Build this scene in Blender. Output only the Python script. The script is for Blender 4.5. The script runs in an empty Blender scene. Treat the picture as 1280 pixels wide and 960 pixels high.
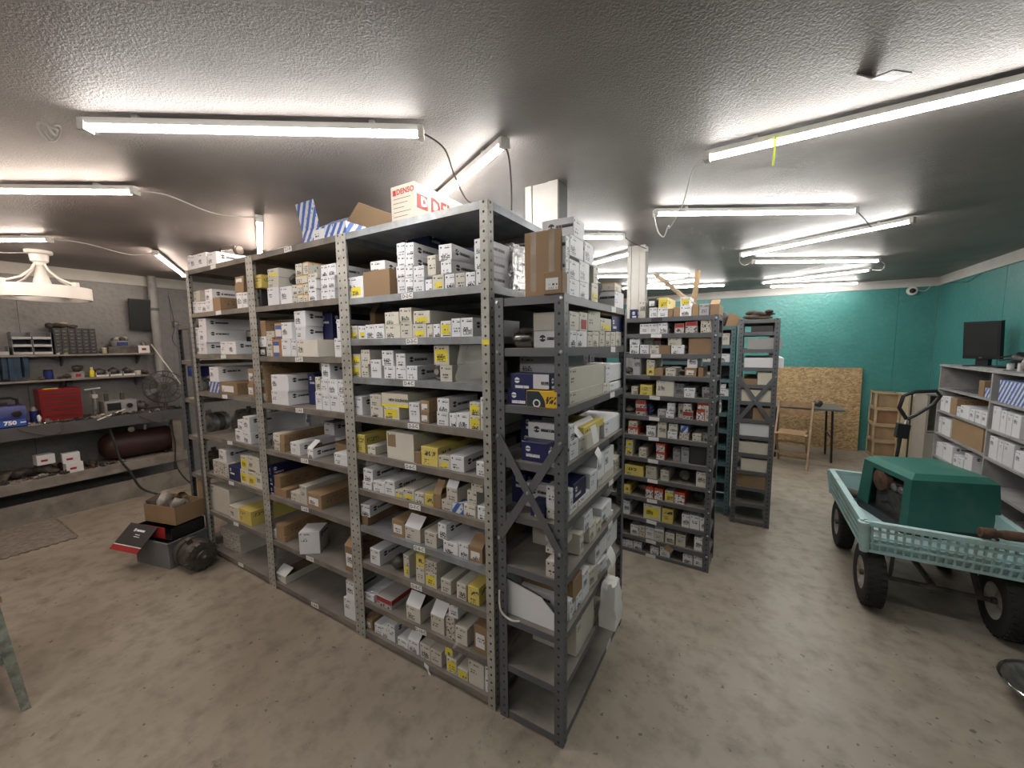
import bpy, bmesh, math, random
from mathutils import Vector, Matrix, Euler
random.seed(11)
SC = bpy.context.scene
COL = SC.collection
PI = math.pi

# ---------------------------------------------------------------- camera
YAW, PITCH, ROLL, FPX = 0.5403, 0.1006, -0.0104, 493.0
CAM = Vector((0.9152, -1.3505, 1.6556))
fwd = Vector((-math.sin(YAW) * math.cos(PITCH), math.cos(YAW) * math.cos(PITCH), -math.sin(PITCH)))
r0 = Vector((math.cos(YAW), math.sin(YAW), 0))
u0 = r0.cross(fwd)
rgt = math.cos(ROLL) * r0 + math.sin(ROLL) * u0
upv = rgt.cross(fwd)
cd = bpy.data.cameras.new('camera')
cd.sensor_width = 36.0
cd.lens = FPX * 36.0 / 1280.0
cd.clip_start = 0.02
cam = bpy.data.objects.new('camera', cd)
COL.objects.link(cam)
m = Matrix.Identity(4)
for i in range(3):
    m[i][0], m[i][1], m[i][2], m[i][3] = rgt[i], upv[i], -fwd[i], CAM[i]
cam.matrix_world = m
SC.camera = cam

# ---------------------------------------------------------------- world, exposure
w = bpy.data.worlds.new('World')
SC.world = w
w.use_nodes = True
w.node_tree.nodes['Background'].inputs[0].default_value = (0.02, 0.02, 0.02, 1)
SC.view_settings.view_transform = 'Standard'
SC.view_settings.look = 'None'
SC.view_settings.gamma = 1.0
SC.view_settings.use_curve_mapping = False
SC.view_settings.exposure = 2.0
TUBE_STRENGTH = 20.0

# ---------------------------------------------------------------- node helpers
class NT:
    def __init__(s, name):
        s.m = bpy.data.materials.new(name)
        s.m.use_nodes = True
        s.t = s.m.node_tree
        s.b = s.t.nodes['Principled BSDF']
        s.out = s.t.nodes['Material Output']
    def new(s, kind, **kw):
        n = s.t.nodes.new(kind)
        for k, v in kw.items():
            setattr(n, k, v)
        return n
    def link(s, a, b):
        s.t.links.new(a, b)
    def put(s, sock, v):
        if isinstance(v, (int, float)):
            sock.default_value = v
        elif isinstance(v, (tuple, list)):
            sock.default_value = (*v, 1.0)[:4] if len(sock.default_value) == 4 else v[:3]
        else:
            s.link(v, sock)
    def M(s, op, a, b=0.0, c=None):
        n = s.new('ShaderNodeMath', operation=op)
        s.put(n.inputs[0], a)
        s.put(n.inputs[1], b)
        if c is not None:
            s.put(n.inputs[2], c)
        return n.outputs[0]
    def mix(s, fac, a, b):
        n = s.new('ShaderNodeMix', data_type='RGBA')
        s.put(n.inputs[0], fac)
        s.put(n.inputs[6], a)
        s.put(n.inputs[7], b)
        return n.outputs[2]
    def noise(s, scale, detail=3.0, vec=None, rough=0.5):
        n = s.new('ShaderNodeTexNoise')
        n.inputs['Scale'].default_value = scale
        n.inputs['Detail'].default_value = detail
        n.inputs['Roughness'].default_value = rough
        if vec is not None:
            s.link(vec, n.inputs['Vector'])
        return n.outputs['Fac']
    def coords(s, which='Object'):
        return s.new('ShaderNodeTexCoord').outputs[which]
    def comb(s, x, y, z=0.0):
        n = s.new('ShaderNodeCombineXYZ')
        s.put(n.inputs[0], x)
        s.put(n.inputs[1], y)
        s.put(n.inputs[2], z)
        return n.outputs[0]
    def ramp(s, fac, a, b):
        return s.M('MULTIPLY_ADD', s.M('SUBTRACT', fac, a), 1.0 / (b - a), 0.0) if False else s._mr(fac, a, b)
    def _mr(s, fac, a, b):
        n = s.new('ShaderNodeMapRange')
        s.put(n.inputs[0], fac)
        n.inputs[1].default_value = a
        n.inputs[2].default_value = b
        return n.outputs[0]
    def bump(s, h, strength, dist=0.01):
        n = s.new('ShaderNodeBump')
        n.inputs['Strength'].default_value = strength
        n.inputs['Distance'].default_value = dist
        s.link(h, n.inputs['Height'])
        s.link(n.outputs[0], s.b.inputs['Normal'])
    def within(s, x, a, b):
        return s.M('MULTIPLY', s.M('GREATER_THAN', x, a), s.M('LESS_THAN', x, b))
    def AND(s, a, b): return s.M('MULTIPLY', a, b)
    def OR(s, a, b): return s.M('MAXIMUM', a, b)
    def disc(s, u, v, cu, cv, r):
        du = s.M('SUBTRACT', u, cu)
        dv = s.M('SUBTRACT', v, cv)
        return s.M('LESS_THAN', s.M('ADD', s.M('MULTIPLY', du, du), s.M('MULTIPLY', dv, dv)), r * r)
    def rand(s):
        return s.new('ShaderNodeObjectInfo').outputs['Random']

def dk(c, f):
    return tuple(x * f for x in c)

def pbr(name, col, rough=0.6, metal=0.0, ns=6.0, amt=0.12, bump=0.0, bs=60.0, bd=0.004, vary=0.0, spec=None, dirt=None, dirts=3.0):
    n = NT(name)
    tc = n.coords()
    f = n.noise(ns, 4.0, tc)
    c = n.mix(n.ramp(f, 0.3, 0.7), dk(col, 1 - amt), dk(col, 1 + amt))
    if dirt:
        g = n.noise(dirts, 6.0, tc, 0.65)
        c = n.mix(n.ramp(g, 0.48, 0.68), c, dirt)
    if vary:
        v = n.ramp(n.rand(), 0, 1)
        hsv = n.new('ShaderNodeHueSaturation')
        n.link(n.M('MULTIPLY_ADD', v, 2 * vary, 1 - vary), hsv.inputs['Value'])
        n.link(c, hsv.inputs['Color'])
        c = hsv.outputs[0]
    n.link(c, n.b.inputs['Base Color'])
    n.b.inputs['Roughness'].default_value = rough
    n.b.inputs['Metallic'].default_value = metal
    if spec is not None:
        n.b.inputs['Specular IOR Level'].default_value = spec
    if bump:
        n.bump(n.noise(bs, 3.0, tc), bump, bd)
    return n.m

MAT = {}
def mt(name, *a, **k):
    MAT[name] = pbr(name, *a, **k)

# ---------------------------------------------------------------- mesh helpers
class MB:
    def __init__(s):
        s.v, s.f, s.uv, s.mi = [], [], [], []
    def face(s, idx, uv=None, mi=0):
        s.f.append(tuple(idx)); s.uv.append(uv); s.mi.append(mi)
    def add(s, pts):
        k = len(s.v); s.v += [tuple(p) for p in pts]; return k
    def box(s, x0, x1, y0, y1, z0, z1, mi=0, M=None):
        p = [Vector((x, y, z)) for z in (z0, z1) for y in (y0, y1) for x in (x0, x1)]
        if M is not None:
            p = [M @ q for q in p]
        k = s.add(p)
        for q in ((0, 2, 3, 1), (4, 5, 7, 6), (0, 1, 5, 4), (2, 6, 7, 3), (0, 4, 6, 2), (1, 3, 7, 5)):
            s.face([k + i for i in q], None, mi)
        return s
    def bar(s, p0, p1, w, h, up=(0, 0, 1), mi=0):
        p0, p1 = Vector(p0), Vector(p1)
        d = (p1 - p0).normalized()
        a = d.cross(Vector(up))
        if a.length < 1e-4:
            a = d.cross(Vector((1, 0, 0)))
        a.normalize(); b = a.cross(d)
        k = s.add([p + a * (sx * w / 2) + b * (sy * h / 2) for p in (p0, p1) for sx, sy in ((-1, -1), (1, -1), (1, 1), (-1, 1))])
        for q in ((0, 1, 2, 3), (7, 6, 5, 4), (0, 4, 5, 1), (1, 5, 6, 2), (2, 6, 7, 3), (3, 7, 4, 0)):
            s.face([k + i for i in q], None, mi)
        return s
    def cyl(s, p0, p1, ra, rb=None, n=16, mi=0):
        rb = ra if rb is None else rb
        p0, p1 = Vector(p0), Vector(p1)
        d = (p1 - p0).normalized()
        a = d.orthogonal().normalized(); b = d.cross(a)
        k = s.add([p + (a * math.cos(2 * PI * i / n) + b * math.sin(2 * PI * i / n)) * r for p, r in ((p0, ra), (p1, rb)) for i in range(n)])
        for i in range(n):
            j = (i + 1) % n
            s.face((k + i, k + j, k + n + j, k + n + i), None, mi)
        if ra > 1e-5: s.face([k + i for i in range(n)][::-1], None, mi)
        if rb > 1e-5: s.face([k + n + i for i in range(n)], None, mi)
        return s
    def tube(s, path, r, n=8, mi=0):
        path = [Vector(p) for p in path]
        rings = []
        a = None
        for i, p in enumerate(path):
            d = (path[min(i + 1, len(path) - 1)] - path[max(i - 1, 0)]).normalized()
            if a is None: a = d.orthogonal().normalized()
            a = (a - d * a.dot(d)).normalized(); b = d.cross(a)
            rings.append(s.add([p + (a * math.cos(2 * PI * q / n) + b * math.sin(2 * PI * q / n)) * r for q in range(n)]))
        for u, w in zip(rings, rings[1:]):
            for q in range(n):
                j = (q + 1) % n
                s.face((u + q, u + j, w + j, w + q), None, mi)
        s.face([rings[0] + q for q in range(n)][::-1], None, mi)
        s.face([rings[-1] + q for q in range(n)], None, mi)
        return s
    def lathe(s, prof, n=24, M=None, mi=0, cap=True):
        M = M or Matrix.Identity(4)
        rings = []
        for r, z in prof:
            rings.append(s.add([M @ Vector((r * math.cos(2 * PI * i / n), r * math.sin(2 * PI * i / n), z)) for i in range(n)]))
        for u, w in zip(rings, rings[1:]):
            for i in range(n):
                j = (i + 1) % n
                s.face((u + i, u + j, w + j, w + i), None, mi)
        if not cap or prof[0] == prof[-1]: return s
        if prof[0][0] > 1e-4: s.face([rings[0] + i for i in range(n)][::-1], None, mi)
        if prof[-1][0] > 1e-4: s.face([rings[-1] + i for i in range(n)], None, mi)
        return s
    def prism(s, poly, d0, d1, M=None, mi=0):
        """poly in local (x, z), extruded along local y"""
        M = M or Matrix.Identity(4)
        n = len(poly)
        k = s.add([M @ Vector((x, y, z)) for y in (d0, d1) for x, z in poly])
        s.face([k + i for i in range(n)], None, mi)
        s.face([k + n + i for i in range(n)][::-1], None, mi)
        for i in range(n):
            j = (i + 1) % n
            s.face((k + j, k + i, k + n + i, k + n + j), None, mi)
        return s
    def mesh(s, mats, smooth=True, ang=0.7):
        me = bpy.data.meshes.new('mesh')
        me.from_pydata(s.v, [], s.f)
        if not isinstance(mats, (list, tuple)): mats = [mats]
        for q in mats:
            me.materials.append(MAT[q] if isinstance(q, str) else q)
        me.polygons.foreach_set('material_index', s.mi)
        if any(u is not None for u in s.uv):
            l = me.uv_layers.new(name='UVMap')
            i = 0
            for u, f in zip(s.uv, s.f):
                for q in range(len(f)):
                    l.data[i].uv = u[q] if u else (70.0, 70.0)
                    i += 1
        me.validate()
        bm = bmesh.new(); bm.from_mesh(me)
        bmesh.ops.recalc_face_normals(bm, faces=bm.faces)
        bm.to_mesh(me); bm.free()
        if smooth:
            me.polygons.foreach_set('use_smooth', [True] * len(me.polygons))
            me.set_sharp_from_angle(angle=ang)
        return me
    def build(s, name, mats, parent=None, loc=(0, 0, 0), rot=(0, 0, 0), smooth=True):
        return place(name, s.mesh(mats, smooth), parent, loc, rot)

def place(name, me, parent=None, loc=(0, 0, 0), rot=(0, 0, 0)):
    o = bpy.data.objects.new(name, me)
    COL.objects.link(o)
    o.location = loc
    o.rotation_euler = rot
    if parent is not None:
        o.parent = parent
    return o

def tag(o, label, cat, group=None):
    o['label'] = label; o['category'] = cat
    if group: o['group'] = group
    return o

def thing(name, label, cat, loc=(0, 0, 0), rz=0.0, group=None, rot=None):
    o = bpy.data.objects.new(name, None)
    COL.objects.link(o)
    o.empty_display_size = 0.05
    o.location = loc
    o.rotation_euler = rot if rot is not None else (0, 0, rz)
    return tag(o, label, cat, group)

def struct(o):
    o['kind'] = 'structure'
    return o

def text_mesh(txt, size, mat, depth=0.0006, bold=0.0):
    cu = bpy.data.curves.new('text', 'FONT')
    cu.body = txt; cu.size = size; cu.align_x = 'CENTER'; cu.align_y = 'CENTER'
    cu.extrude = depth; cu.offset = bold; cu.resolution_u = 2
    o = bpy.data.objects.new('text', cu)
    me = bpy.data.meshes.new_from_object(o)
    bpy.data.objects.remove(o)
    me.materials.clear(); me.materials.append(MAT[mat])
    return me

def join_text(mb, txt, size, M, mi, bold=0.0):
    """adds lettering (local xy plane) to a mesh builder"""
    cu = bpy.data.curves.new('text', 'FONT')
    cu.body = txt; cu.size = size; cu.align_x = 'CENTER'; cu.align_y = 'CENTER'; cu.resolution_u = 2
    cu.offset = bold
    o = bpy.data.objects.new('text', cu)
    me = bpy.data.meshes.new_from_object(o)
    bpy.data.objects.remove(o)
    k = mb.add([M @ v.co for v in me.vertices])
    for p in me.polygons:
        mb.face([k + i for i in p.vertices], None, mi)
    bpy.data.meshes.remove(me)

RX90 = Matrix.Rotation(PI / 2, 4, 'X')          # xy plane -> xz plane facing -y
def facing(o, u):
    """matrix with local x along u, local y up, local z toward the viewer side"""
    u = Vector(u).normalized(); z = Vector((0, 0, 1)); n = u.cross(z)
    return Matrix(((u.x, z.x, n.x, o[0]), (u.y, z.y, n.y, o[1]), (u.z, z.z, n.z, o[2]), (0, 0, 0, 1)))

ORD = ['zeroth', 'first', 'second', 'third', 'fourth', 'fifth', 'sixth', 'seventh', 'eighth', 'ninth', 'tenth', 'eleventh', 'twelfth', 'thirteenth', 'fourteenth', 'fifteenth', 'sixteenth']
# ---------------------------------------------------------------- materials
mt('black_plastic', (0.012, 0.012, 0.014), 0.4, amt=0.1)
mt('screen', (0.03, 0.032, 0.03), 0.25, amt=0.05)
mt('rubber', (0.015, 0.014, 0.013), 0.85, bump=0.2, bs=200)
mt('dark_steel', (0.105, 0.11, 0.12), 0.5, 0.2, ns=5, amt=0.15, dirt=(0.125, 0.118, 0.11), dirts=6)
mt('dust_top', (0.19, 0.172, 0.148), 0.75, 0.0, ns=6, amt=0.2, dirt=(0.14, 0.125, 0.11), dirts=5)
mt('grey_steel', (0.20, 0.195, 0.18), 0.5, 0.3, ns=7, amt=0.2, dirt=(0.13, 0.11, 0.09), dirts=5)
mt('zinc_steel', (0.28, 0.30, 0.32), 0.42, 0.4, ns=10, amt=0.22, dirt=(0.2, 0.19, 0.17), dirts=6)
mt('dusty_shelf', (0.16, 0.145, 0.125), 0.65, 0.15, ns=8, amt=0.25, dirt=(0.24, 0.2, 0.16), dirts=4)
mt('teal_steel', (0.09, 0.16, 0.17), 0.5, 0.2, ns=6, amt=0.15)
mt('bolt_steel', (0.55, 0.55, 0.55), 0.3, 0.9)
mt('chrome', (0.7, 0.68, 0.64), 0.18, 1.0)
mt('raw_iron', (0.10, 0.09, 0.08), 0.55, 0.6, ns=20, amt=0.4, bump=0.3, bs=90)
mt('cast_alu', (0.22, 0.21, 0.20), 0.5, 0.5, ns=25, amt=0.35, bump=0.3, bs=120)
mt('rust', (0.10, 0.055, 0.035), 0.8, 0.2, ns=25, amt=0.5, bump=0.4, bs=90)
mt('copper', (0.35, 0.15, 0.07), 0.4, 0.8)
mt('white_paint', (0.52, 0.50, 0.46), 0.55, ns=4, amt=0.08, dirt=(0.45, 0.42, 0.37), dirts=3)
mt('white_plastic', (0.66, 0.64, 0.60), 0.35, amt=0.04)
mt('cable_white', (0.62, 0.60, 0.56), 0.5, amt=0.04)
mt('paper', (0.72, 0.71, 0.69), 0.7, amt=0.04)
mt('yellow_sticker', (0.72, 0.60, 0.03), 0.6, amt=0.08)
mt('lime_tie', (0.65, 0.75, 0.03), 0.4)
mt('red_print', (0.30, 0.014, 0.012), 0.6)
mt('red_paint', (0.23, 0.012, 0.014), 0.35, amt=0.15)
mt('blue_plastic', (0.02, 0.03, 0.16), 0.4, amt=0.15)
mt('blue_rag', (0.03, 0.055, 0.09), 0.9, ns=14, amt=0.4)
mt('black_ink', (0.02, 0.02, 0.022), 0.6)
mt('blue_ink', (0.03, 0.09, 0.36), 0.6)
mt('white_ink', (0.75, 0.75, 0.75), 0.6)
mt('cardboard', (0.27, 0.175, 0.095), 0.75, ns=5, amt=0.12, vary=0.12)
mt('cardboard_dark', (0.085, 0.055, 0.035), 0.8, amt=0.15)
mt('carton_white', (0.66, 0.66, 0.67), 0.6, amt=0.04)
mt('bench_grey', (0.08, 0.08, 0.085), 0.6, ns=5, amt=0.15, dirt=(0.075, 0.07, 0.065), dirts=4)
mt('bench_board', (0.24, 0.215, 0.185), 0.7, ns=7, amt=0.2, dirt=(0.15, 0.13, 0.11), dirts=5)
mt('counter_grey', (0.30, 0.295, 0.29), 0.6, ns=4, amt=0.08, dirt=(0.22, 0.21, 0.2), dirts=5)
mt('cream_enamel', (0.52, 0.45, 0.31), 0.45, amt=0.06)
mt('beige_metal', (0.36, 0.33, 0.28), 0.5, amt=0.06)
mt('crate_frame', (0.44, 0.33, 0.20), 0.7, ns=9, amt=0.2)
mt('crate_wood', (0.30, 0.205, 0.11), 0.7, ns=9, amt=0.2)
mt('crate_wood_red', (0.25, 0.135, 0.07), 0.7, ns=9, amt=0.2)
mt('oak', (0.30, 0.195, 0.11), 0.5, ns=14, amt=0.25)
mt('rough_wood', (0.28, 0.21, 0.14), 0.8, ns=12, amt=0.25)
mt('table_top', (0.10, 0.115, 0.115), 0.35, amt=0.15)
mt('stool_paint', (0.17, 0.185, 0.15), 0.7, ns=25, amt=0.5, dirt=(0.10, 0.075, 0.05), dirts=12)
mt('cart_poly', (0.36, 0.53, 0.53), 0.5, ns=6, amt=0.08, dirt=(0.3, 0.37, 0.35), dirts=6)
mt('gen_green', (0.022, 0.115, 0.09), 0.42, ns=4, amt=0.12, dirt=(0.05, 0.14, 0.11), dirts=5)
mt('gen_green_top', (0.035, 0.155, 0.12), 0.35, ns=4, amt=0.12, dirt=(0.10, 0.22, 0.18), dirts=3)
mt('mat_foam', (0.20, 0.17, 0.14), 0.85, ns=30, amt=0.3, bump=0.3, bs=150)
mt('tank_maroon', (0.04, 0.014, 0.012), 0.55, amt=0.3)
mt('grey_tote', (0.16, 0.165, 0.17), 0.55, amt=0.1)
mt('burlap', (0.075, 0.058, 0.045), 0.95, ns=30, amt=0.5, bump=0.6, bs=90)
mt('junk', (0.085, 0.07, 0.058), 0.7, 0.3, ns=18, amt=0.6, vary=0.35, bump=0.5, bs=70)
mt('junk_light', (0.30, 0.28, 0.25), 0.6, 0.2, ns=18, amt=0.4, vary=0.3)
mt('bin_white', (0.42, 0.42, 0.42), 0.5, amt=0.1, dirt=(0.28, 0.26, 0.24))
mt('blackboard', (0.01, 0.01, 0.011), 0.6)
mt('steel_wheel', (0.38, 0.36, 0.33), 0.5, 0.2, dirt=(0.2, 0.15, 0.11), dirts=14)
mt('wire', (0.02, 0.018, 0.016), 0.6)
mt('wire_brown', (0.08, 0.06, 0.045), 0.6)

def bag_material():
    n = NT('clear_plastic')
    tc = n.coords()
    n.b.inputs['Base Color'].default_value = (0.75, 0.74, 0.70, 1)
    n.b.inputs['Roughness'].default_value = 0.08
    n.b.inputs['Alpha'].default_value = 0.22
    n.bump(n.noise(14, 5.0, tc), 1.0, 0.04)
    MAT['clear_plastic'] = n.m
    n = NT('silver_film')
    tc = n.coords()
    n.b.inputs['Base Color'].default_value = (0.6, 0.6, 0.6, 1)
    n.b.inputs['Metallic'].default_value = 0.9
    n.b.inputs['Roughness'].default_value = 0.2
    n.bump(n.noise(22, 4.0, tc), 1.0, 0.03)
    MAT['silver_film'] = n.m
bag_material()

def emission(name, col, st):
    n = NT(name)
    n.b.inputs['Base Color'].default_value = (0.8, 0.8, 0.8, 1)
    n.b.inputs['Emission Color'].default_value = (*col, 1)
    n.b.inputs['Emission Strength'].default_value = st
    MAT[name] = n.m
emission('tube_cool', (1.0, 0.965, 0.925), TUBE_STRENGTH)
emission('tube_warm', (1.0, 0.83, 0.71), TUBE_STRENGTH)

def ceiling_mat():
    n = NT('ceiling_texture')
    tc = n.coords()
    a = n.noise(2.2, 5.0, tc)
    c = n.mix(n.ramp(a, 0.35, 0.7), (0.205, 0.185, 0.176), (0.275, 0.25, 0.238))
    n.link(c, n.b.inputs['Base Color'])
    n.b.inputs['Roughness'].default_value = 0.5
    n.b.inputs['Specular IOR Level'].default_value = 0.35
    f = n.noise(150, 3.0, tc)
    g = n.noise(260, 2.0, tc)
    lo = n.noise(1.3, 2.0, tc)
    h = n.M('ADD', n.M('MULTIPLY', n.ramp(f, 0.4, 0.62), 0.6), n.M('MULTIPLY', g, 0.3))
    h = n.M('ADD', h, n.M('MULTIPLY', lo, 1.0))
    n.bump(h, 0.5, 0.0035)
    MAT['ceiling_texture'] = n.m
ceiling_mat()

def floor_mat():
    n = NT('concrete_floor')
    tc = n.coords()
    a = n.noise(1.1, 6.0, tc, 0.6)
    b = n.noise(9.0, 5.0, tc, 0.6)
    c = n.mix(n.ramp(a, 0.3, 0.7), (0.24, 0.200, 0.153), (0.355, 0.31, 0.252))
    c = n.mix(n.M('MULTIPLY', n.ramp(b, 0.45, 0.72), 0.75), c, (0.15, 0.125, 0.098))
    d = n.noise(3.2, 8.0, n.coords(), 0.75)
    c = n.mix(n.M('MULTIPLY', n.ramp(d, 0.6, 0.68), 0.75), c, (0.075, 0.062, 0.052))
    e = n.noise(28, 2.0, tc)
    c = n.mix(n.M('MULTIPLY', n.ramp(e, 0.69, 0.73), 0.75), c, (0.06, 0.05, 0.045))
    # pale worn patches along the aisle
    p = n.noise(0.9, 5.0, n.M('ADD', 0, 0) if False else tc, 0.7)
    c = n.mix(n.M('MULTIPLY', n.ramp(p, 0.58, 0.7), 0.45), c, (0.40, 0.375, 0.335))
    n.link(c, n.b.inputs['Base Color'])
    r = n.M('MULTIPLY_ADD', n.ramp(a, 0.3, 0.7), 0.2, 0.36)
    n.link(r, n.b.inputs['Roughness'])
    n.bump(n.noise(45, 4.0, tc), 0.12, 0.004)
    MAT['concrete_floor'] = n.m
floor_mat()

def board_wall(name, c0, c1, c2):
    n = NT(name)
    tc = n.coords()
    a = n.noise(2.0, 6.0, tc, 0.65)
    b = n.noise(22, 4.0, tc, 0.6)
    c = n.mix(n.ramp(a, 0.3, 0.7), c0, c1)
    c = n.mix(n.M('MULTIPLY', n.ramp(b, 0.5, 0.7), 0.5), c, c2)
    n.link(c, n.b.inputs['Base Color'])
    n.b.inputs['Roughness'].default_value = 0.42
    v = n.new('ShaderNodeTexVoronoi')
    v.inputs['Scale'].default_value = 22
    n.link(tc, v.inputs['Vector'])
    n.bump(n.M('ADD', v.outputs['Distance'], b), 0.35, 0.01)
    MAT[name] = n.m
board_wall('teal_wall', (0.04, 0.195, 0.18), (0.06, 0.245, 0.225), (0.10, 0.25, 0.23))
board_wall('grey_wall', (0.185, 0.175, 0.168), (0.235, 0.225, 0.215), (0.15, 0.14, 0.135))

def osb_mat():
    n = NT('osb_board')
    tc = n.coords()
    v = n.new('ShaderNodeTexVoronoi')
    v.inputs['Scale'].default_value = 26
    mp = n.new('ShaderNodeMapping')
    mp.inputs['Scale'].default_value = (1.0, 1.0, 2.8)
    mp.inputs['Rotation'].default_value = (0, 0.6, 0)
    n.link(tc, mp.inputs[0])
    wob = n.noise(5, 4.0, tc)
    va = n.new('ShaderNodeVectorMath', operation='MULTIPLY_ADD')
    n.link(wob, va.inputs[0])
    va.inputs[1].default_value = (0.5, 0.5, 0.5)
    n.link(mp.outputs[0], va.inputs[2])
    n.link(va.outputs[0], v.inputs['Vector'])
    sep = n.new('ShaderNodeSeparateColor')
    n.link(v.outputs['Color'], sep.inputs[0])
    c = n.mix(sep.outputs[0], (0.27, 0.17, 0.075), (0.52, 0.37, 0.19))
    c = n.mix(n.M('MULTIPLY', n.ramp(sep.outputs[1], 0.75, 0.8), 0.5), c, (0.14, 0.085, 0.04))
    n.link(c, n.b.inputs['Base Color'])
    n.b.inputs['Roughness'].default_value = 0.6
    MAT['osb_board'] = n.m
osb_mat()

def perforated(name, base, metal, dirt):
    """angle post: UV in metres, u = distance from the flange's hole line, v = height"""
    n = NT(name)
    tc = n.coords()
    f = n.noise(9, 5.0, tc)
    c = n.mix(n.ramp(f, 0.3, 0.7), dk(base, 0.8), dk(base, 1.2))
    c = n.mix(n.ramp(n.noise(14, 6.0, tc, 0.7), 0.52, 0.68), c, dirt)
    n.link(c, n.b.inputs['Base Color'])
    n.b.inputs['Roughness'].default_value = 0.5
    n.b.inputs['Metallic'].default_value = metal
    uv = n.new('ShaderNodeSeparateXYZ')
    n.link(n.coords('UV'), uv.inputs[0])
    dv = n.M('SUBTRACT', n.M('MODULO', uv.outputs[1], 0.038), 0.019)
    d = n.M('ADD', n.M('POWER', uv.outputs[0], 2.0), n.M('POWER', dv, 2.0))
    hole = n.M('LESS_THAN', d, 0.0055 ** 2)
    n.link(n.mix(hole, c, (0.008, 0.008, 0.008)), n.b.inputs['Base Color'])  # holes painted as dark discs for the shade seen through them
    n.link(n.M('SUBTRACT', metal, n.M('MULTIPLY', hole, metal)), n.b.inputs['Metallic'])
    MAT[name] = n.m
perforated('post_grey', (0.36, 0.35, 0.315), 0.2, (0.24, 0.21, 0.17))
perforated('post_dark', (0.105, 0.11, 0.12), 0.2, (0.09, 0.09, 0.095))
perforated('post_teal', (0.09, 0.16, 0.17), 0.2, (0.07, 0.11, 0.12))

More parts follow.
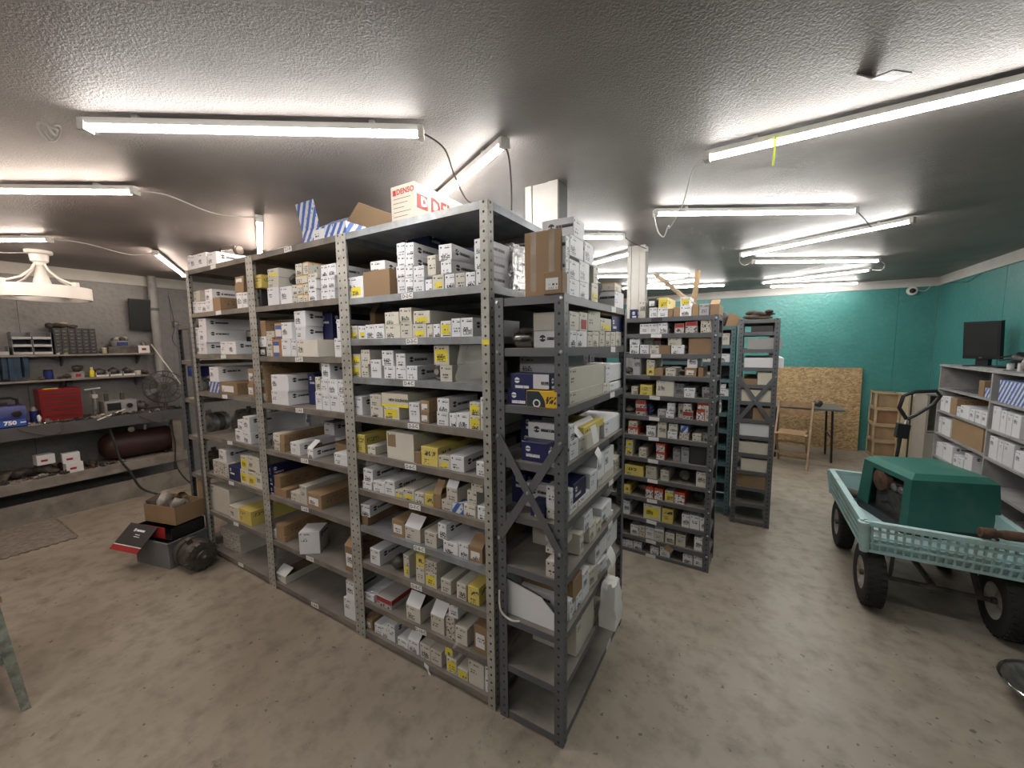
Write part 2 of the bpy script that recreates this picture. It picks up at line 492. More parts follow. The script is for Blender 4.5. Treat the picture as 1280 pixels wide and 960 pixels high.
# cartons: UV in metres from the face's top left corner; +10 on the long side, +20 on top
def carton(name, base, ink=(0.03, 0.03, 0.035), mode='logo', second=None, vary=0.06, rough=0.55):
    n = NT(name)
    sx = n.new('ShaderNodeSeparateXYZ')
    n.link(n.coords('UV'), sx.inputs[0])
    u, v = sx.outputs[0], sx.outputs[1]
    rnd = n.rand()
    tc = n.coords()
    blot = n.noise(8, 4.0, tc)
    c = n.mix(n.ramp(blot, 0.35, 0.75), base, dk(base, 0.88))
    def lines(uu, u0_, u1_, v0_, v1_, pitch, su, thr=0.5, fill=0.62):
        row = n.M('FLOOR', n.M('DIVIDE', v, pitch))
        inrow = n.M('LESS_THAN', n.M('FRACT', n.M('DIVIDE', v, pitch)), fill)
        nz = n.noise(1.0, 2.0, n.comb(n.M('MULTIPLY', uu, su), n.M('MULTIPLY_ADD', row, 7.3, n.M('MULTIPLY', rnd, 90.0)), 0.0))
        msk = n.AND(n.AND(n.within(uu, u0_, u1_), n.within(v, v0_, v1_)), n.AND(inrow, n.M('GREATER_THAN', nz, thr)))
        return msk
    su_ = n.M('SUBTRACT', u, 10.0)
    if mode in ('logo', 'plainprint'):
        fr = n.OR(lines(u, 0.030, 0.065, 0.006, 0.018, 0.012, 260, 0.46), lines(u, 0.012, 0.05, 0.04, 0.066, 0.013, 200, 0.5))
        fr = n.OR(fr, n.disc(u, v, 0.011, 0.012, 0.0045))
        fr = n.OR(fr, n.AND(n.M('GREATER_THAN', rnd, 0.5), lines(u, 0.01, 0.06, 0.045, 0.075, 0.008, 120, 0.42)))
        if mode == 'logo':
            ring = n.M('SUBTRACT', n.disc(su_, v, 0.04, 0.03, 0.0145), n.within(v, 0.0275, 0.0335))
            ring = n.OR(n.M('MAXIMUM', ring, 0.0), n.AND(n.disc(su_, v, 0.04, 0.03, 0.0145), n.M('LESS_THAN', n.M('ABSOLUTE', n.M('SUBTRACT', su_, 0.04)), 0.003)))
            sd = n.OR(ring, lines(su_, 0.06, 0.15, 0.0245, 0.038, 0.0135, 330, 0.38, 0.95))
            fr = n.OR(fr, sd)
        c = n.mix(fr, c, ink)
    elif mode == 'scribble':
        z = n.noise(1.0, 3.0, n.comb(n.M('MULTIPLY', u, 130), n.M('MULTIPLY', v, 90), n.M('MULTIPLY', rnd, 50)))
        msk = n.AND(n.within(z, 0.56, 0.8), n.M('LESS_THAN', u, 9.0))
        c = n.mix(msk, c, ink)
    elif mode == 'script':      # slanted brush lettering
        sl = n.M('ADD', u, n.M('MULTIPLY', v, 0.45))
        for off in (0.0, 10.0):
            uu = n.M('SUBTRACT', sl, off)
            z = n.noise(1.0, 1.0, n.comb(n.M('MULTIPLY', uu, 150), n.M('MULTIPLY', v, 45), n.M('MULTIPLY', rnd, 9)))
            msk = n.AND(n.AND(n.within(uu, 0.028, 0.105), n.within(v, 0.018, 0.042)), n.M('GREATER_THAN', z, 0.5))
            c = n.mix(msk, c, ink)
        c = n.mix(lines(u, 0.015, 0.05, 0.06, 0.085, 0.01, 160, 0.5), c, ink)
    elif mode == 'navy':
        for uu in (u, su_):
            c = n.mix(n.AND(n.disc(uu, v, 0.03, 0.028, 0.012), n.M('GREATER_THAN', n.M('ABSOLUTE', n.M('SUBTRACT', v, 0.028)), 0.002)), c, (0.7, 0.7, 0.72))
            c = n.mix(lines(uu, 0.02, 0.085, 0.05, 0.063, 0.0135, 330, 0.4, 0.95), c, (0.7, 0.7, 0.72))
        if second:
            edge = n.M('GREATER_THAN', u, 0.105)
            edge = n.AND(edge, n.M('LESS_THAN', u, 9.0))
            c = n.mix(edge, c, second)
            c = n.mix(lines(u, 0.14, 0.2, 0.03, 0.044, 0.0135, 330, 0.4, 0.95), c, ink)
    elif mode == 'badge':       # dark green corner, black lettering on yellow
        bnd = n.M('LESS_THAN', u, n.M('MULTIPLY_ADD', n.M('SINE', n.M('MULTIPLY', v, 40)), 0.012, n.M('MULTIPLY_ADD', v, 0.35, 0.055)))
        c = n.mix(bnd, c, (0.018, 0.03, 0.04))
        c = n.mix(n.M('SUBTRACT', n.disc(u, v, 0.045, 0.05, 0.017), n.disc(u, v, 0.045, 0.05, 0.011)), c, (0.7, 0.7, 0.7))
        sl = n.M('ADD', u, n.M('MULTIPLY', v, 0.4))
        z = n.noise(1.0, 1.0, n.comb(n.M('MULTIPLY', sl, 150), n.M('MULTIPLY', v, 45), 1.0))
        c = n.mix(n.AND(n.AND(n.within(sl, 0.1, 0.16), n.within(v, 0.02, 0.05)), n.M('GREATER_THAN', z, 0.48)), c, ink)
    elif mode == 'stripes':
        s_ = n.M('FRACT', n.M('DIVIDE', n.M('ADD', u, n.M('MULTIPLY', v, 0.7)), 0.055))
        z = n.noise(60, 2.0, tc)
        c = n.mix(n.M('GREATER_THAN', n.M('ADD', s_, n.M('MULTIPLY', z, 0.25)), 0.62), c, second)
        c = n.mix(lines(u, 0.02, 0.3, 0.0, 0.3, 0.02, 90, 0.6), c, second)
    elif mode == 'panel':       # bordered face with coloured bands
        inn = n.AND(n.within(u, 0.008, 0.075), n.within(n.M('FRACT', n.M('DIVIDE', v, 0.19)), 0.05, 0.95))
        c = n.mix(inn, c, (0.6, 0.6, 0.6))
        c = n.mix(n.AND(inn, n.OR(n.within(v, 0.012, 0.04), n.within(v, 0.085, 0.115))), c, second)
    elif mode == 'redface':
        inn = n.AND(n.within(u, 0.0, 5.0), n.M('GREATER_THAN', v, 0.016))
        c = n.mix(inn, c, (0.6, 0.56, 0.52))
        z = n.noise(1.0, 3.0, n.comb(n.M('MULTIPLY', u, 90), n.M('MULTIPLY', v, 70), n.M('MULTIPLY', rnd, 50)))
        c = n.mix(n.AND(inn, n.within(z, 0.56, 0.8)), c, second)
    elif mode == 'redband':
        c = n.mix(n.AND(n.M('LESS_THAN', u, 19.0), n.M('LESS_THAN', v, 0.03)), c, second)
        z = n.noise(1.0, 3.0, n.comb(n.M('MULTIPLY', u, 60), n.M('MULTIPLY', v, 50), n.M('MULTIPLY', rnd, 50)))
        c = n.mix(n.AND(n.M('GREATER_THAN', v, 0.035), n.AND(n.M('LESS_THAN', u, 9.0), n.within(z, 0.55, 0.8))), c, (0.06, 0.05, 0.05))
    elif mode == 'trim':
        c = n.mix(n.M('LESS_THAN', v, 0.006), c, second)
        c = n.mix(n.M('GREATER_THAN', u, 19.0), c, second)
        c = n.mix(lines(su_, 0.02, 0.3, 0.01, 0.08, 0.02, 40, 0.55), c, (0.05, 0.07, 0.2))
        c = n.mix(lines(u, 0.01, 0.06, 0.02, 0.06, 0.011, 180, 0.5), c, ink)
    elif mode == 'kraft':
        c = n.mix(n.AND(n.M('GREATER_THAN', u, 9.0), lines(su_, 0.03, 0.2, 0.02, 0.06, 0.02, 130, 0.55)), c, dk(base, 0.45))
    hsv = n.new('ShaderNodeHueSaturation')
    n.link(n.M('MULTIPLY_ADD', rnd, 2 * vary, 1 - vary), hsv.inputs['Value'])
    n.link(c, hsv.inputs['Color'])
    n.link(hsv.outputs[0], n.b.inputs['Base Color'])
    n.b.inputs['Roughness'].default_value = rough
    MAT[name] = n.m
WHT = (0.68, 0.68, 0.70)
CRM = (0.56, 0.53, 0.46)
carton('box_W', WHT)
carton('box_A', CRM, mode='plainprint', vary=0.14)
carton('box_c', (0.52, 0.48, 0.41), mode='scribble', vary=0.1)
carton('box_K', (0.27, 0.175, 0.095), mode='kraft', vary=0.15, rough=0.75)
carton('box_Y', (0.62, 0.50, 0.13), mode='script', vary=0.1)
carton('box_N', (0.012, 0.018, 0.085), mode='navy', vary=0.15, rough=0.4)
carton('box_H', (0.012, 0.018, 0.085), mode='navy', second=(0.5, 0.5, 0.53), vary=0.1, rough=0.4)
carton('box_Z', (0.70, 0.42, 0.02), mode='badge', rough=0.4)
carton('box_B', (0.60, 0.60, 0.62), mode='stripes', second=(0.04, 0.11, 0.36))
carton('box_P', (0.42, 0.17, 0.04), mode='panel', second=(0.05, 0.10, 0.30))
carton('box_R', (0.44, 0.41, 0.39), mode='redband', second=(0.30, 0.03, 0.025))
carton('box_M', (0.50, 0.07, 0.025), mode='redface', second=(0.08, 0.06, 0.12))
carton('box_O', (0.58, 0.55, 0.48), mode='trim', second=(0.48, 0.26, 0.08))
carton('box_dimmed', (0.42, 0.38, 0.31), mode='none')  # darker cream, offsets the strong light of the strip close above
carton('box_Q', (0.58, 0.54, 0.44), mode='none')
carton('box_G', (0.33, 0.33, 0.35), mode='plainprint', vary=0.15)
carton('box_D', (0.03, 0.028, 0.03), mode='none', vary=0.2)
# ---------------------------------------------------------------- room shell
XL, XR, YB, YF, ZC = -5.36, 3.12, 6.40, -3.4, 2.51
def slab(name, x0, x1, y0, y1, z0, z1, mat, parent=None):
    return MB().box(x0, x1, y0, y1, z0, z1).build(name, mat, parent, smooth=False)
struct(slab('floor', XL - .1, XR + .1, YF - .1, YB + .1, -0.1, 0.0, 'concrete_floor'))
struct(slab('ceiling', XL - .1, XR + .1, YF - .1, YB + .1, ZC, ZC + .1, 'ceiling_texture'))
def panelled(name, axis, at, out, a0, a1, mat, first):
    """sheet-board wall: backing plus separate full-height boards with open joints"""
    T = 0.012
    if axis == 'x':
        w_ = struct(slab(name, min(at, at + out), max(at, at + out), a0, a1, 0, ZC, 'blackboard'))
    else:
        w_ = struct(slab(name, a0, a1, min(at, at + out), max(at, at + out), 0, ZC, 'blackboard'))
    sgn = -1 if out > 0 else 1
    a = a0
    nxt = first
    k = 0
    while a < a1 - 0.01:
        b = min(nxt, a1)
        g_ = 0.0015
        d0, d1 = at, at + sgn * T * (1.0 if k % 2 else 0.9)
        lo, hi = min(d0, d1), max(d0, d1)
        if axis == 'x':
            slab('panel', lo, hi, a + g_, b - g_, 0, ZC, mat, w_)
        else:
            slab('panel', a + g_, b - g_, lo, hi, 0, ZC, mat, w_)
        a = b; nxt = b + 1.22; k += 1
    return w_
panelled('wall_left', 'x', XL - 0.012, -0.1, YF, YB, 'grey_wall', -2.9)
panelled('wall_right', 'x', XR + 0.012, 0.1, YF, YB, 'teal_wall', -2.6)
panelled('wall_back', 'y', YB + 0.012, 0.1, XL, XR, 'teal_wall', -4.6)
panelled('wall_front', 'y', YF - 0.012, -0.1, XL, XR, 'grey_wall', -4.3)
struct(slab('trim_1', XL, XL + .02, YF, YB, ZC - .115, ZC, 'white_paint'))
struct(slab('trim_2', XR - .02, XR, YF, YB, ZC - .115, ZC, 'white_paint'))
struct(slab('trim_3', XL + .02, XR - .02, YB - .02, YB, ZC - .115, ZC, 'white_paint'))

# columns
def column(name, x0, x1, y0, y1, label):
    t = thing(name, label, 'column', ((x0 + x1) / 2, (y0 + y1) / 2, 0))
    hx, hy = (x1 - x0) / 2, (y1 - y0) / 2
    MB().box(-hx, hx, -hy + .012, hy, 0, ZC).build('post_core', 'counter_grey', t, smooth=False)
    w = 2 * hx
    MB().box(-hx, -hx + w * .2, -hy - .006, -hy + .0115, 0, ZC).build('board', 'white_paint', t, smooth=False)
    MB().box(-hx + w * .22, -hx + w * .68, -hy - .001, -hy + .0115, 0, ZC).build('board', 'white_paint', t, smooth=False)
    MB().box(-hx + w * .70, hx, -hy - .008, -hy + .0115, 0, ZC).build('board', 'white_paint', t, smooth=False)
    return t
column('support_column', -0.175, 0.02, 0.635, 0.755, 'white boarded support column just behind the tall grey rack')
column('support_column', -0.05, 0.10, 2.30, 2.42, 'white boarded support column behind the plain dark rack')

# ---------------------------------------------------------------- lights
def tube_light(p, q, label, warm=False):
    p, q = Vector((*p, 0)), Vector((*q, 0))
    L = (q - p).length
    a = math.atan2(q.y - p.y, q.x - p.x)
    t = thing('strip_light', label, 'light', ((p.x + q.x) / 2, (p.y + q.y) / 2, ZC), a, 'LED strip lights on the ceiling')
    h = L / 2
    b = MB()
    b.prism([(-.022, -.016), (.022, -.016), (.016, -.036), (-.016, -.036)], -h, h, Matrix.Rotation(-PI / 2, 4, 'Z'))
    b.build('housing', 'white_plastic', t)
    b = MB()
    n = 10
    pr = [(.0165 * math.cos(PI + PI * i / n), -.036 + .0185 * math.sin(PI + PI * i / n)) for i in range(n + 1)]
    b.prism(pr, -h + .012, h - .012, Matrix.Rotation(-PI / 2, 4, 'Z'))
    b.build('lens', 'tube_warm' if warm else 'tube_cool', t)
    for s_ in (-1, 1):
        MB().box(s_ * h - .011, s_ * h + .011, -.021, .021, -.057, -.017).build('end_cap', 'white_plastic', t, smooth=False)
        MB().box(s_ * h * .7 - .01, s_ * h * .7 + .01, -.014, .014, -.016, 0).build('mount_clip', 'bolt_steel', t, smooth=False)
    return t
LIGHTS = [
    ((-1.22, -.83), (-.21, -.14), 'LED strip light in front of the open carton on the tall rack', 0),
    ((-2.90, -1.20), (-1.88, -.51), 'LED strip light whose cord runs to the light over the middle bay', 1),
    ((-4.62, -1.15), (-3.62, -.51), 'LED strip light next to the white drum fan', 1),
    ((-3.53, .08), (-4.63, .67), 'LED strip light pointing at the grey wall pipe', 1),
    ((-1.81, .07), (-2.86, .60), 'LED strip light above the tall rack middle and far bays', 1),
    ((.02, .10), (-1.00, .62), 'LED strip light above the red lettered carton on the tall rack', 0),
    ((.72, .68), (1.92, .655), 'LED strip light with a yellow tie looped round it', 0),
    ((.37, 1.35), (1.45, 1.99), 'LED strip light with dangling cord, parallel to no wall, over the braced dark rack aisle', 0),
    ((.82, 3.05), (1.84, 2.47), 'LED strip light crossing above the green wagon aisle', 0),
    ((.92, 3.50), (2.01, 4.14), 'LED strip light over the far braced rack', 0),
    ((1.04, 5.25), (2.08, 4.81), 'LED strip light above the folding table', 0),
    ((1.14, 5.79), (2.20, 6.09), 'LED strip light closest to the leaning chipboard sheet', 0),
    ((-1.00, 1.06), (.04, 1.80), 'LED strip light half hidden behind white boxes on the braced rack', 0),
    ((-.97, 2.90), (.10, 2.31), 'LED strip light ending at the second white column', 0),
    ((-.80, 3.40), (.24, 3.97), 'LED strip light passing behind the second white column', 0),
    ((-.75, 4.68), (.30, 4.41), 'LED strip light behind the timber leaning on the plain dark rack', 0),
    ((-.56, 4.83), (.57, 5.19), 'LED strip light at the far end behind the second column', 0),
]
LIGHTS += [  # added strips out of view that brighten the front of the room
    ((.55, -2.75), (1.60, -2.20), 'LED strip light behind the wagon aisle end of the room', 0),
    ((-.75, -1.78), (.28, -2.36), 'LED strip light at the room end facing the tall rack end bay', 0),
    ((-2.2, -2.3), (-1.15, -2.85), 'LED strip light at the room end before the tall rack', 0),
    ((-4.5, -2.2), (-3.45, -2.75), 'LED strip light at the bench end of the room', 1),
]
LIGHTS[7] = (LIGHTS[7][0], LIGHTS[7][1], 'LED strip light with a dangling cord and loose plug', 0)
for p_, q_, l_, wm in LIGHTS:
    tube_light(p_, q_, l_, wm)

def cord(name, path, label, mat='cable_white', r=.0035):
    """smooth hanging cable through the points"""
    P = [Vector(p) for p in path]
    out = []
    for i in range(len(P) - 1):
        a, b = P[max(i - 1, 0)], P[i]
        c, d = P[i + 1], P[min(i + 2, len(P) - 1)]
        for k in range(6):
            t = k / 6
            out.append(0.5 * ((2 * b) + (c - a) * t + (2 * a - 5 * b + 4 * c - d) * t * t + (3 * b - a - 3 * c + d) * t ** 3))
    out.append(P[-1])
    o = MB().tube(out, r, 6).build(name, mat)
    return tag(o, label, 'cable')
cord('power_cord', [(-.20, -.13, 2.47), (-.17, -.05, 2.44), (-.16, .0, 2.35), (-.13, .05, 2.26), (-.05, .10, 2.245)], 'grey cord drooping from a strip light to the tall rack top', 'wire_brown')
cord('power_cord', [(.02, .10, 2.47), (.03, .12, 2.42), (.01, .17, 2.33), (-.02, .22, 2.25)], 'grey cord dropping from a strip light behind the tall rack corner', 'wire_brown')
cord('power_cord', [(-1.87, -.50, 2.475), (-1.80, -.40, 2.47), (-1.75, -.2, 2.42), (-1.80, .06, 2.475)], 'white cord between the strip light and the light over the middle bay')
cord('power_cord', [(-3.61, -.50, 2.475), (-3.50, -.35, 2.46), (-3.48, -.1, 2.42), (-3.52, .07, 2.475)], 'white cord linking the two strip lights beside the drum fan')
cord('power_cord', [(.71, .68, 2.475), (.66, .72, 2.45), (.60, .85, 2.34), (.52, 1.0, 2.28), (.50, 1.05, 2.30), (.47, 1.1, 2.26), (.43, 1.15, 2.30), (.40, 1.2, 2.38), (.36, 1.34, 2.475)], 'white cord with loose plug hanging between two strip lights')
cord('power_cord', [(1.46, 2.0, 2.475), (1.52, 2.1, 2.44), (1.62, 2.4, 2.44), (1.70, 2.55, 2.475)], 'short cord linking two crossing strip lights', 'wire_brown')
cord('power_cord', [(.81, 3.05, 2.475), (.80, 3.2, 2.44), (.84, 3.4, 2.43), (.91, 3.49, 2.475)], 'cord looped between the strip lights beyond the wagon')
cord('power_cord', [(2.02, 4.15, 2.475), (2.1, 4.3, 2.44), (2.13, 4.6, 2.43), (2.09, 4.80, 2.475)], 'cord looped between the strip lights near the camera corner')
cord('power_cord', [(.05, 1.81, 2.475), (.08, 1.9, 2.45), (.13, 2.1, 2.44), (.11, 2.30, 2.475)], 'cord between strip lights near the second column', 'wire_brown')
# coiled spare cord
pts = []
for i in range(60):
    a = i / 60 * 5.5 * PI
    pts.append((-1.42 + .075 * math.cos(a) + .0005 * i, -.885 + .03 * math.sin(a * .9), 2.485 + .012 * math.sin(a * 1.7)))
tag(MB().tube(pts, .004, 6).build('cord_coil', 'cable_white'), 'coiled white spare cord on the ceiling beside a strip light', 'cable')
# yellow tie
MB_ = MB().tube([(.965, .70, 2.50), (.968, .665, 2.49), (.97, .647, 2.47), (.97, .645, 2.43), (.967, .65, 2.37)], .0045, 6)
tag(MB_.build('zip_tie', 'lime_tie'), 'bright yellow tie hanging from a ceiling strip light', 'tie')
# peeling flap of ceiling texture
fl = MB()
fl.prism([(0, 0), (.05, -.045), (.11, -.058), (.112, -.055), (.052, -.040), (.004, 0)], -.035, .035, Matrix.Translation((1.20, .42, 2.51)) @ Matrix.Rotation(-.85, 4, 'Z'))
tag(fl.build('paint_flap', 'ceiling_texture'), 'peeled flap of ceiling texture beside the tied strip light', 'flap')
# dome camera
t = thing('dome_camera', 'white dome security camera under the trim in the teal corner', 'camera', (2.84, 6.33, 2.34))
MB().lathe([(.055, 0), (.062, .015), (.058, .04), (.04, .045)], 20, Matrix.Translation((0, .05, 0)) @ Matrix.Rotation(PI / 2, 4, 'X')).build('housing', 'white_plastic', t)
MB().lathe([(.034, 0), (.028, .022), (.012, .033), (0.0, .035)], 16, Matrix.Translation((0, .005, 0)) @ Matrix.Rotation(PI / 2, 4, 'X')).build('lens_dome', 'black_plastic', t)
cord('camera_cable', [(2.90, 6.38, 2.35), (2.97, 6.375, 2.33), (3.01, 6.372, 2.37), (3.03, 6.37, 2.40)], 'white cable looping from the dome camera to the trim')
cord('wall_cable', [(3.10, 6.2, 2.39), (3.105, 5.9, 2.375), (3.105, 5.6, 2.34), (3.105, 5.45, 2.345), (3.105, 5.2, 2.39)], 'thin dark cable sagging under the trim on the teal wall', 'wire', .003)
# ---------------------------------------------------------------- racks
def flange(mb, p, q, z0, z1, nrm, th=.0025, mi=0):
    """perforated strip from p to q (2-D points), thickness along nrm"""
    p, q, nn = Vector((*p, 0)), Vector((*q, 0)), Vector((*nrm, 0)) * th
    w = (q - p).length
    k = mb.add([a + b + Vector((0, 0, z)) for b in (Vector((0, 0, 0)), nn) for a, z in ((p, z0), (q, z0), (q, z1), (p, z1))])
    uv = [(-w / 2, z0), (w / 2, z0), (w / 2, z1), (-w / 2, z1)]
    mb.face((k, k + 1, k + 2, k + 3), uv, mi)
    mb.face((k + 4, k + 5, k + 6, k + 7), uv, mi)
    for i in range(4):
        j = (i + 1) % 4
        mb.face((k + i, k + j, k + 4 + j, k + 4 + i), None, mi)

FW = .04
def post(t, x, y, sx, sy, H, mat):
    b = MB()
    for s_ in ([sx] if isinstance(sx, int) else sx):
        flange(b, (x, y), (x + s_ * FW, y), 0, H, (0, sy))
    for s_ in ([sx] if isinstance(sx, int) else sx):
        flange(b, (x + s_ * .0002, y + sy * .0026), (x + s_ * .0002, y + sy * FW), 0, H, (s_, 0))
    return b.build('post', mat, t, smooth=False)

def shelf(t, x0, x1, y0, y1, z, mat, lip=.032, name='shelf'):
    b = MB()
    b.box(x0, x1, y0, y1, z - .002, z, 1)
    b.box(x0, x1, y0, y0 + .002, z - lip, z - .0021)
    b.box(x0, x1, y1 - .002, y1, z - lip, z - .0021)
    b.box(x0, x0 + .002, y0 + .0021, y1 - .0021, z - lip, z - .0021)
    b.box(x1 - .002, x1, y0 + .0021, y1 - .0021, z - lip, z - .0021)
    b.box(x0 + .01, x1 - .01, y0 + .002, y0 + .014, z - lip, z - lip + .002)
    return b.build(name, [mat, 'dust_top' if mat in ('dark_steel', 'dusty_shelf') else mat], t, smooth=False)

mt('tag_ink', (0.04, 0.04, 0.05), 0.6)
carton('tag_blank', (0.68, 0.68, 0.67), mode='scribble')
def shelf_tag(sh, x, y, z, txt, w=.075, h=.027, skew=0.0):
    b = MB()
    M = Matrix.Translation((x, y - .0012, z - .016)) @ Matrix.Rotation(skew, 4, 'Y')
    b.box(-w / 2, w / 2, -.0006, .0006, -h / 2, h / 2, 0, M)
    if txt:
        join_text(b, txt, .024, M @ Matrix.Translation((0, -.0012, 0)) @ RX90, 1, .0004)
        return b.build('shelf_tag', ['paper', 'tag_ink'], sh, smooth=False)
    return b.build('shelf_tag', 'tag_blank', sh, smooth=False)

def bolts(t, pts, n):
    for p in pts:
        p = Vector(p); nv = Vector(n)
        MB().cyl(p, p + nv * .004, .0075, .0055, 10).build('bolt', 'bolt_steel', t)

# tall three-bay rack
W = 0.92
HT, DT = 2.231, 0.575
tall = thing('tall_steel_rack', 'tall grey perforated steel rack of three bays packed with part boxes', 'rack', (-1.5 * W, DT / 2, 0))
OX, OY = 1.5 * W, -DT / 2
def TX(x): return x + OX
def TY(y): return y + OY
for i, sx in ((0, -1), (1, (-1, 1)), (2, (-1, 1)), (3, 1)):
    post(tall, TX(-i * W), TY(0), sx, 1, HT, 'post_grey')
    post(tall, TX(-i * W), TY(DT), sx, -1, HT, 'post_grey')
SH_C = [HT, 1.90, 1.69, 1.49, 1.285, 1.08, .88, .67, .46, .23, .05]
SH_M = [HT, 1.909, 1.595, 1.288, .98, .669, .352, .05]
SH_F = [HT, 1.913, 1.605, 1.317, .98, .673, .362, .05]
TAGS_C = [None, 'D-2-C', 'D-3-C', 'D-4-C', 'D-5-C', 'D-6-C', 'D-7-C', 'D-8-C', 'D-9-C', 'D-10-C', None]
TAGS_M = ['C-1-B', None, 'C-3-B', 'C-4-B', 'C-5-B', 'C-6-B', 'C-7-B', 'C-8-B']
for bay, (shs, tags) in enumerate(((SH_C, TAGS_C), (SH_M, TAGS_M), (SH_F, None))):
    for k, z in enumerate(shs):
        xa, xb = TX(-(bay + 1) * W + .004), TX(-bay * W - .004)
        if bay == 0:
            mat = 'zinc_steel' if k in (0, 1, 2, 3, 7) else 'dusty_shelf'
        else:
            mat = 'dusty_shelf'
        s_ = shelf(tall, xa, xb, TY(.0035), TY(DT - .0035), z, mat)
        tx = tags[k] if tags else ''
        if tx is not None:
            shelf_tag(s_, (xa + xb) / 2 + .01 * ((k * 7) % 5 - 2), TY(.0035), z, tx, skew=.05 * ((k * 3) % 3 - 1))
    if bay < 2:
        MB().box(TX(-(bay + 1) * W + .006), TX(-bay * W - .006), TY(DT - .0028), TY(DT - .0018), .05, HT - .04).build('back_panel', 'dark_steel', tall, smooth=False)
# yellow bands on the corner posts
for y_ in (0.0,):
    MB().box(TX(-.038), TX(-.001), TY(-.0012), TY(-.0004), 1.655, 1.675).build('yellow_tape', 'yellow_sticker', tall, smooth=False)
# stray torn label on the lowest shelf edge
MB().prism([(0, 0), (.03, -.01), (.028, -.03), (.042, -.05), (.032, -.07), (.02, -.035), (0, -.02)], 0, .001, Matrix.Translation((TX(-.43), TY(-.002), .055))).build('torn_tag', 'paper', tall, smooth=False)

def simple_rack(name, label, O, ang, Wd, Dp, H, shelves, pm, sm, tag_on=True, braces=(), tagx=.5, loc_name='rack'):
    t = thing(name, label, 'rack', (O[0], O[1], 0), ang)
    for x, sx in ((0, 1), (Wd, -1)):
        post(t, x, 0, sx, 1, H, pm)
        post(t, x, Dp, sx, -1, H, pm)
    for k, z in enumerate(shelves):
        s_ = shelf(t, .004, Wd - .004, .0035, Dp - .0035, z, sm)
        if tag_on:
            shelf_tag(s_, Wd * tagx, .0035, z, '', skew=.04 * ((k * 5) % 3 - 1))
    return t
# braced rack whose short end faces the same way as the tall rack front; local x runs along its open side (+Y)
DARK_Z = [1.838, 1.64, 1.41, 1.18, .95, .72, .48, .26, .04]
dark = simple_rack('braced_rack', 'charcoal steel rack with cross brace standing against the tall rack corner', (.331, 0), PI / 2, .86, .304, 1.84, DARK_Z, 'post_dark', 'dark_steel', True, tagx=.72)
def xbrace(t, M, w, z0, z1):
    for k, (a, b) in enumerate((((0.012, z0), (w - .012, z1)), ((0.012, z1), (w - .012, z0)))):
        off = -.003 - .0045 * k
        b_ = MB().bar((M @ Vector((a[0], off, a[1]))), (M @ Vector((b[0], off, b[1]))), .032, .004, M.to_3x3() @ Vector((0, 1, 0)))
        b_.v = b_.v
        b_.build('cross_brace', 'dark_steel', t, smooth=False)
    for x in (.012, w - .012):
        for z in (z0, z1):
            p = M @ Vector((x, -.010, z))
            n = M.to_3x3() @ Vector((0, -1, 0))
            MB().cyl(p, p + n * .004, .008, .006, 10).build('bolt', 'bolt_steel', t)
    p = M @ Vector((w / 2, -.010, (z0 + z1) / 2)); n = M.to_3x3() @ Vector((0, -1, 0))
    MB().cyl(p, p + n * .004, .008, .006, 10).build('bolt', 'bolt_steel', t)
# in the rack's local frame the short end lies on local x = 0 facing local -x
Mend = Matrix(((0, -0.0 + 1, 0, 0), (-1, 0, 0, .304), (0, 0, 1, 0), (0, 0, 0, 1)))
Mend = Matrix.Translation((0, .304, 0)) @ Matrix.Rotation(-PI / 2, 4, 'Z')
xbrace(dark, Mend, .304, .84, 1.28)
for z in DARK_Z[:2]:
    for x in (.012, .292):
        p = Mend @ Vector((x, -.001, z - .015)); n = Mend.to_3x3() @ Vector((0, -1, 0))
        MB().cyl(p, p + n * .004, .0075, .0055, 10).build('bolt', 'bolt_steel', dark)
# plain dark rack
A3 = -.0419
c3, s3 = math.cos(A3), math.sin(A3)
R3O = (.7325 - .92 * c3, 1.6708 - .92 * s3)
RZ = [1.84, 1.722, 1.574, 1.413, 1.263, 1.104, .951, .778, .623, .465, .298, .14, .025]
plain = simple_rack('plain_rack', 'charcoal steel rack of thirteen shelves behind the braced rack', R3O, A3, .92, .285, 1.842, RZ, 'post_dark', 'dark_steel', True, tagx=.56)
for za, zb_ in ((.03, 1.41), (1.58, 1.835)):  # added dark sheets stand in for the dim, crowded space behind
    MB().box(.006, .914, .282, .2832, za, zb_).build('back_panel', 'dark_steel', plain, smooth=False)
row2 = simple_rack('row_rack', 'charcoal rack continuing the row behind the tall rack', (R3O[0] - .93 * c3, R3O[1] - .93 * s3), A3, .92, .285, 1.842, RZ[::2], 'post_dark', 'dark_steel', False)  # added rack and back sheet, mostly hidden, keep the gaps beyond dark
MB().box(.006, .914, .282, .2832, .03, 1.835).build('back_panel', 'dark_steel', row2, smooth=False)
for k, z in enumerate(RZ[:-1]):
    bolts(plain, [(.905, -.001, z - .02)], (0, -1, 0))
# far braced rack
QZ = [1.848, 1.74, 1.59, 1.43, 1.28, 1.13, .97, .82, .66, .50, .35, .20, .04]
farr = simple_rack('far_braced_rack', 'charcoal steel rack with cross brace near the folding table', (1.1347, 2.6871), PI / 2, .92, .3065, 1.85, QZ, 'post_dark', 'dark_steel', False)
Mend2 = Matrix.Translation((0, .3065, 0)) @ Matrix.Rotation(-PI / 2, 4, 'Z')
xbrace(farr, Mend2, .3065, .93, 1.355)
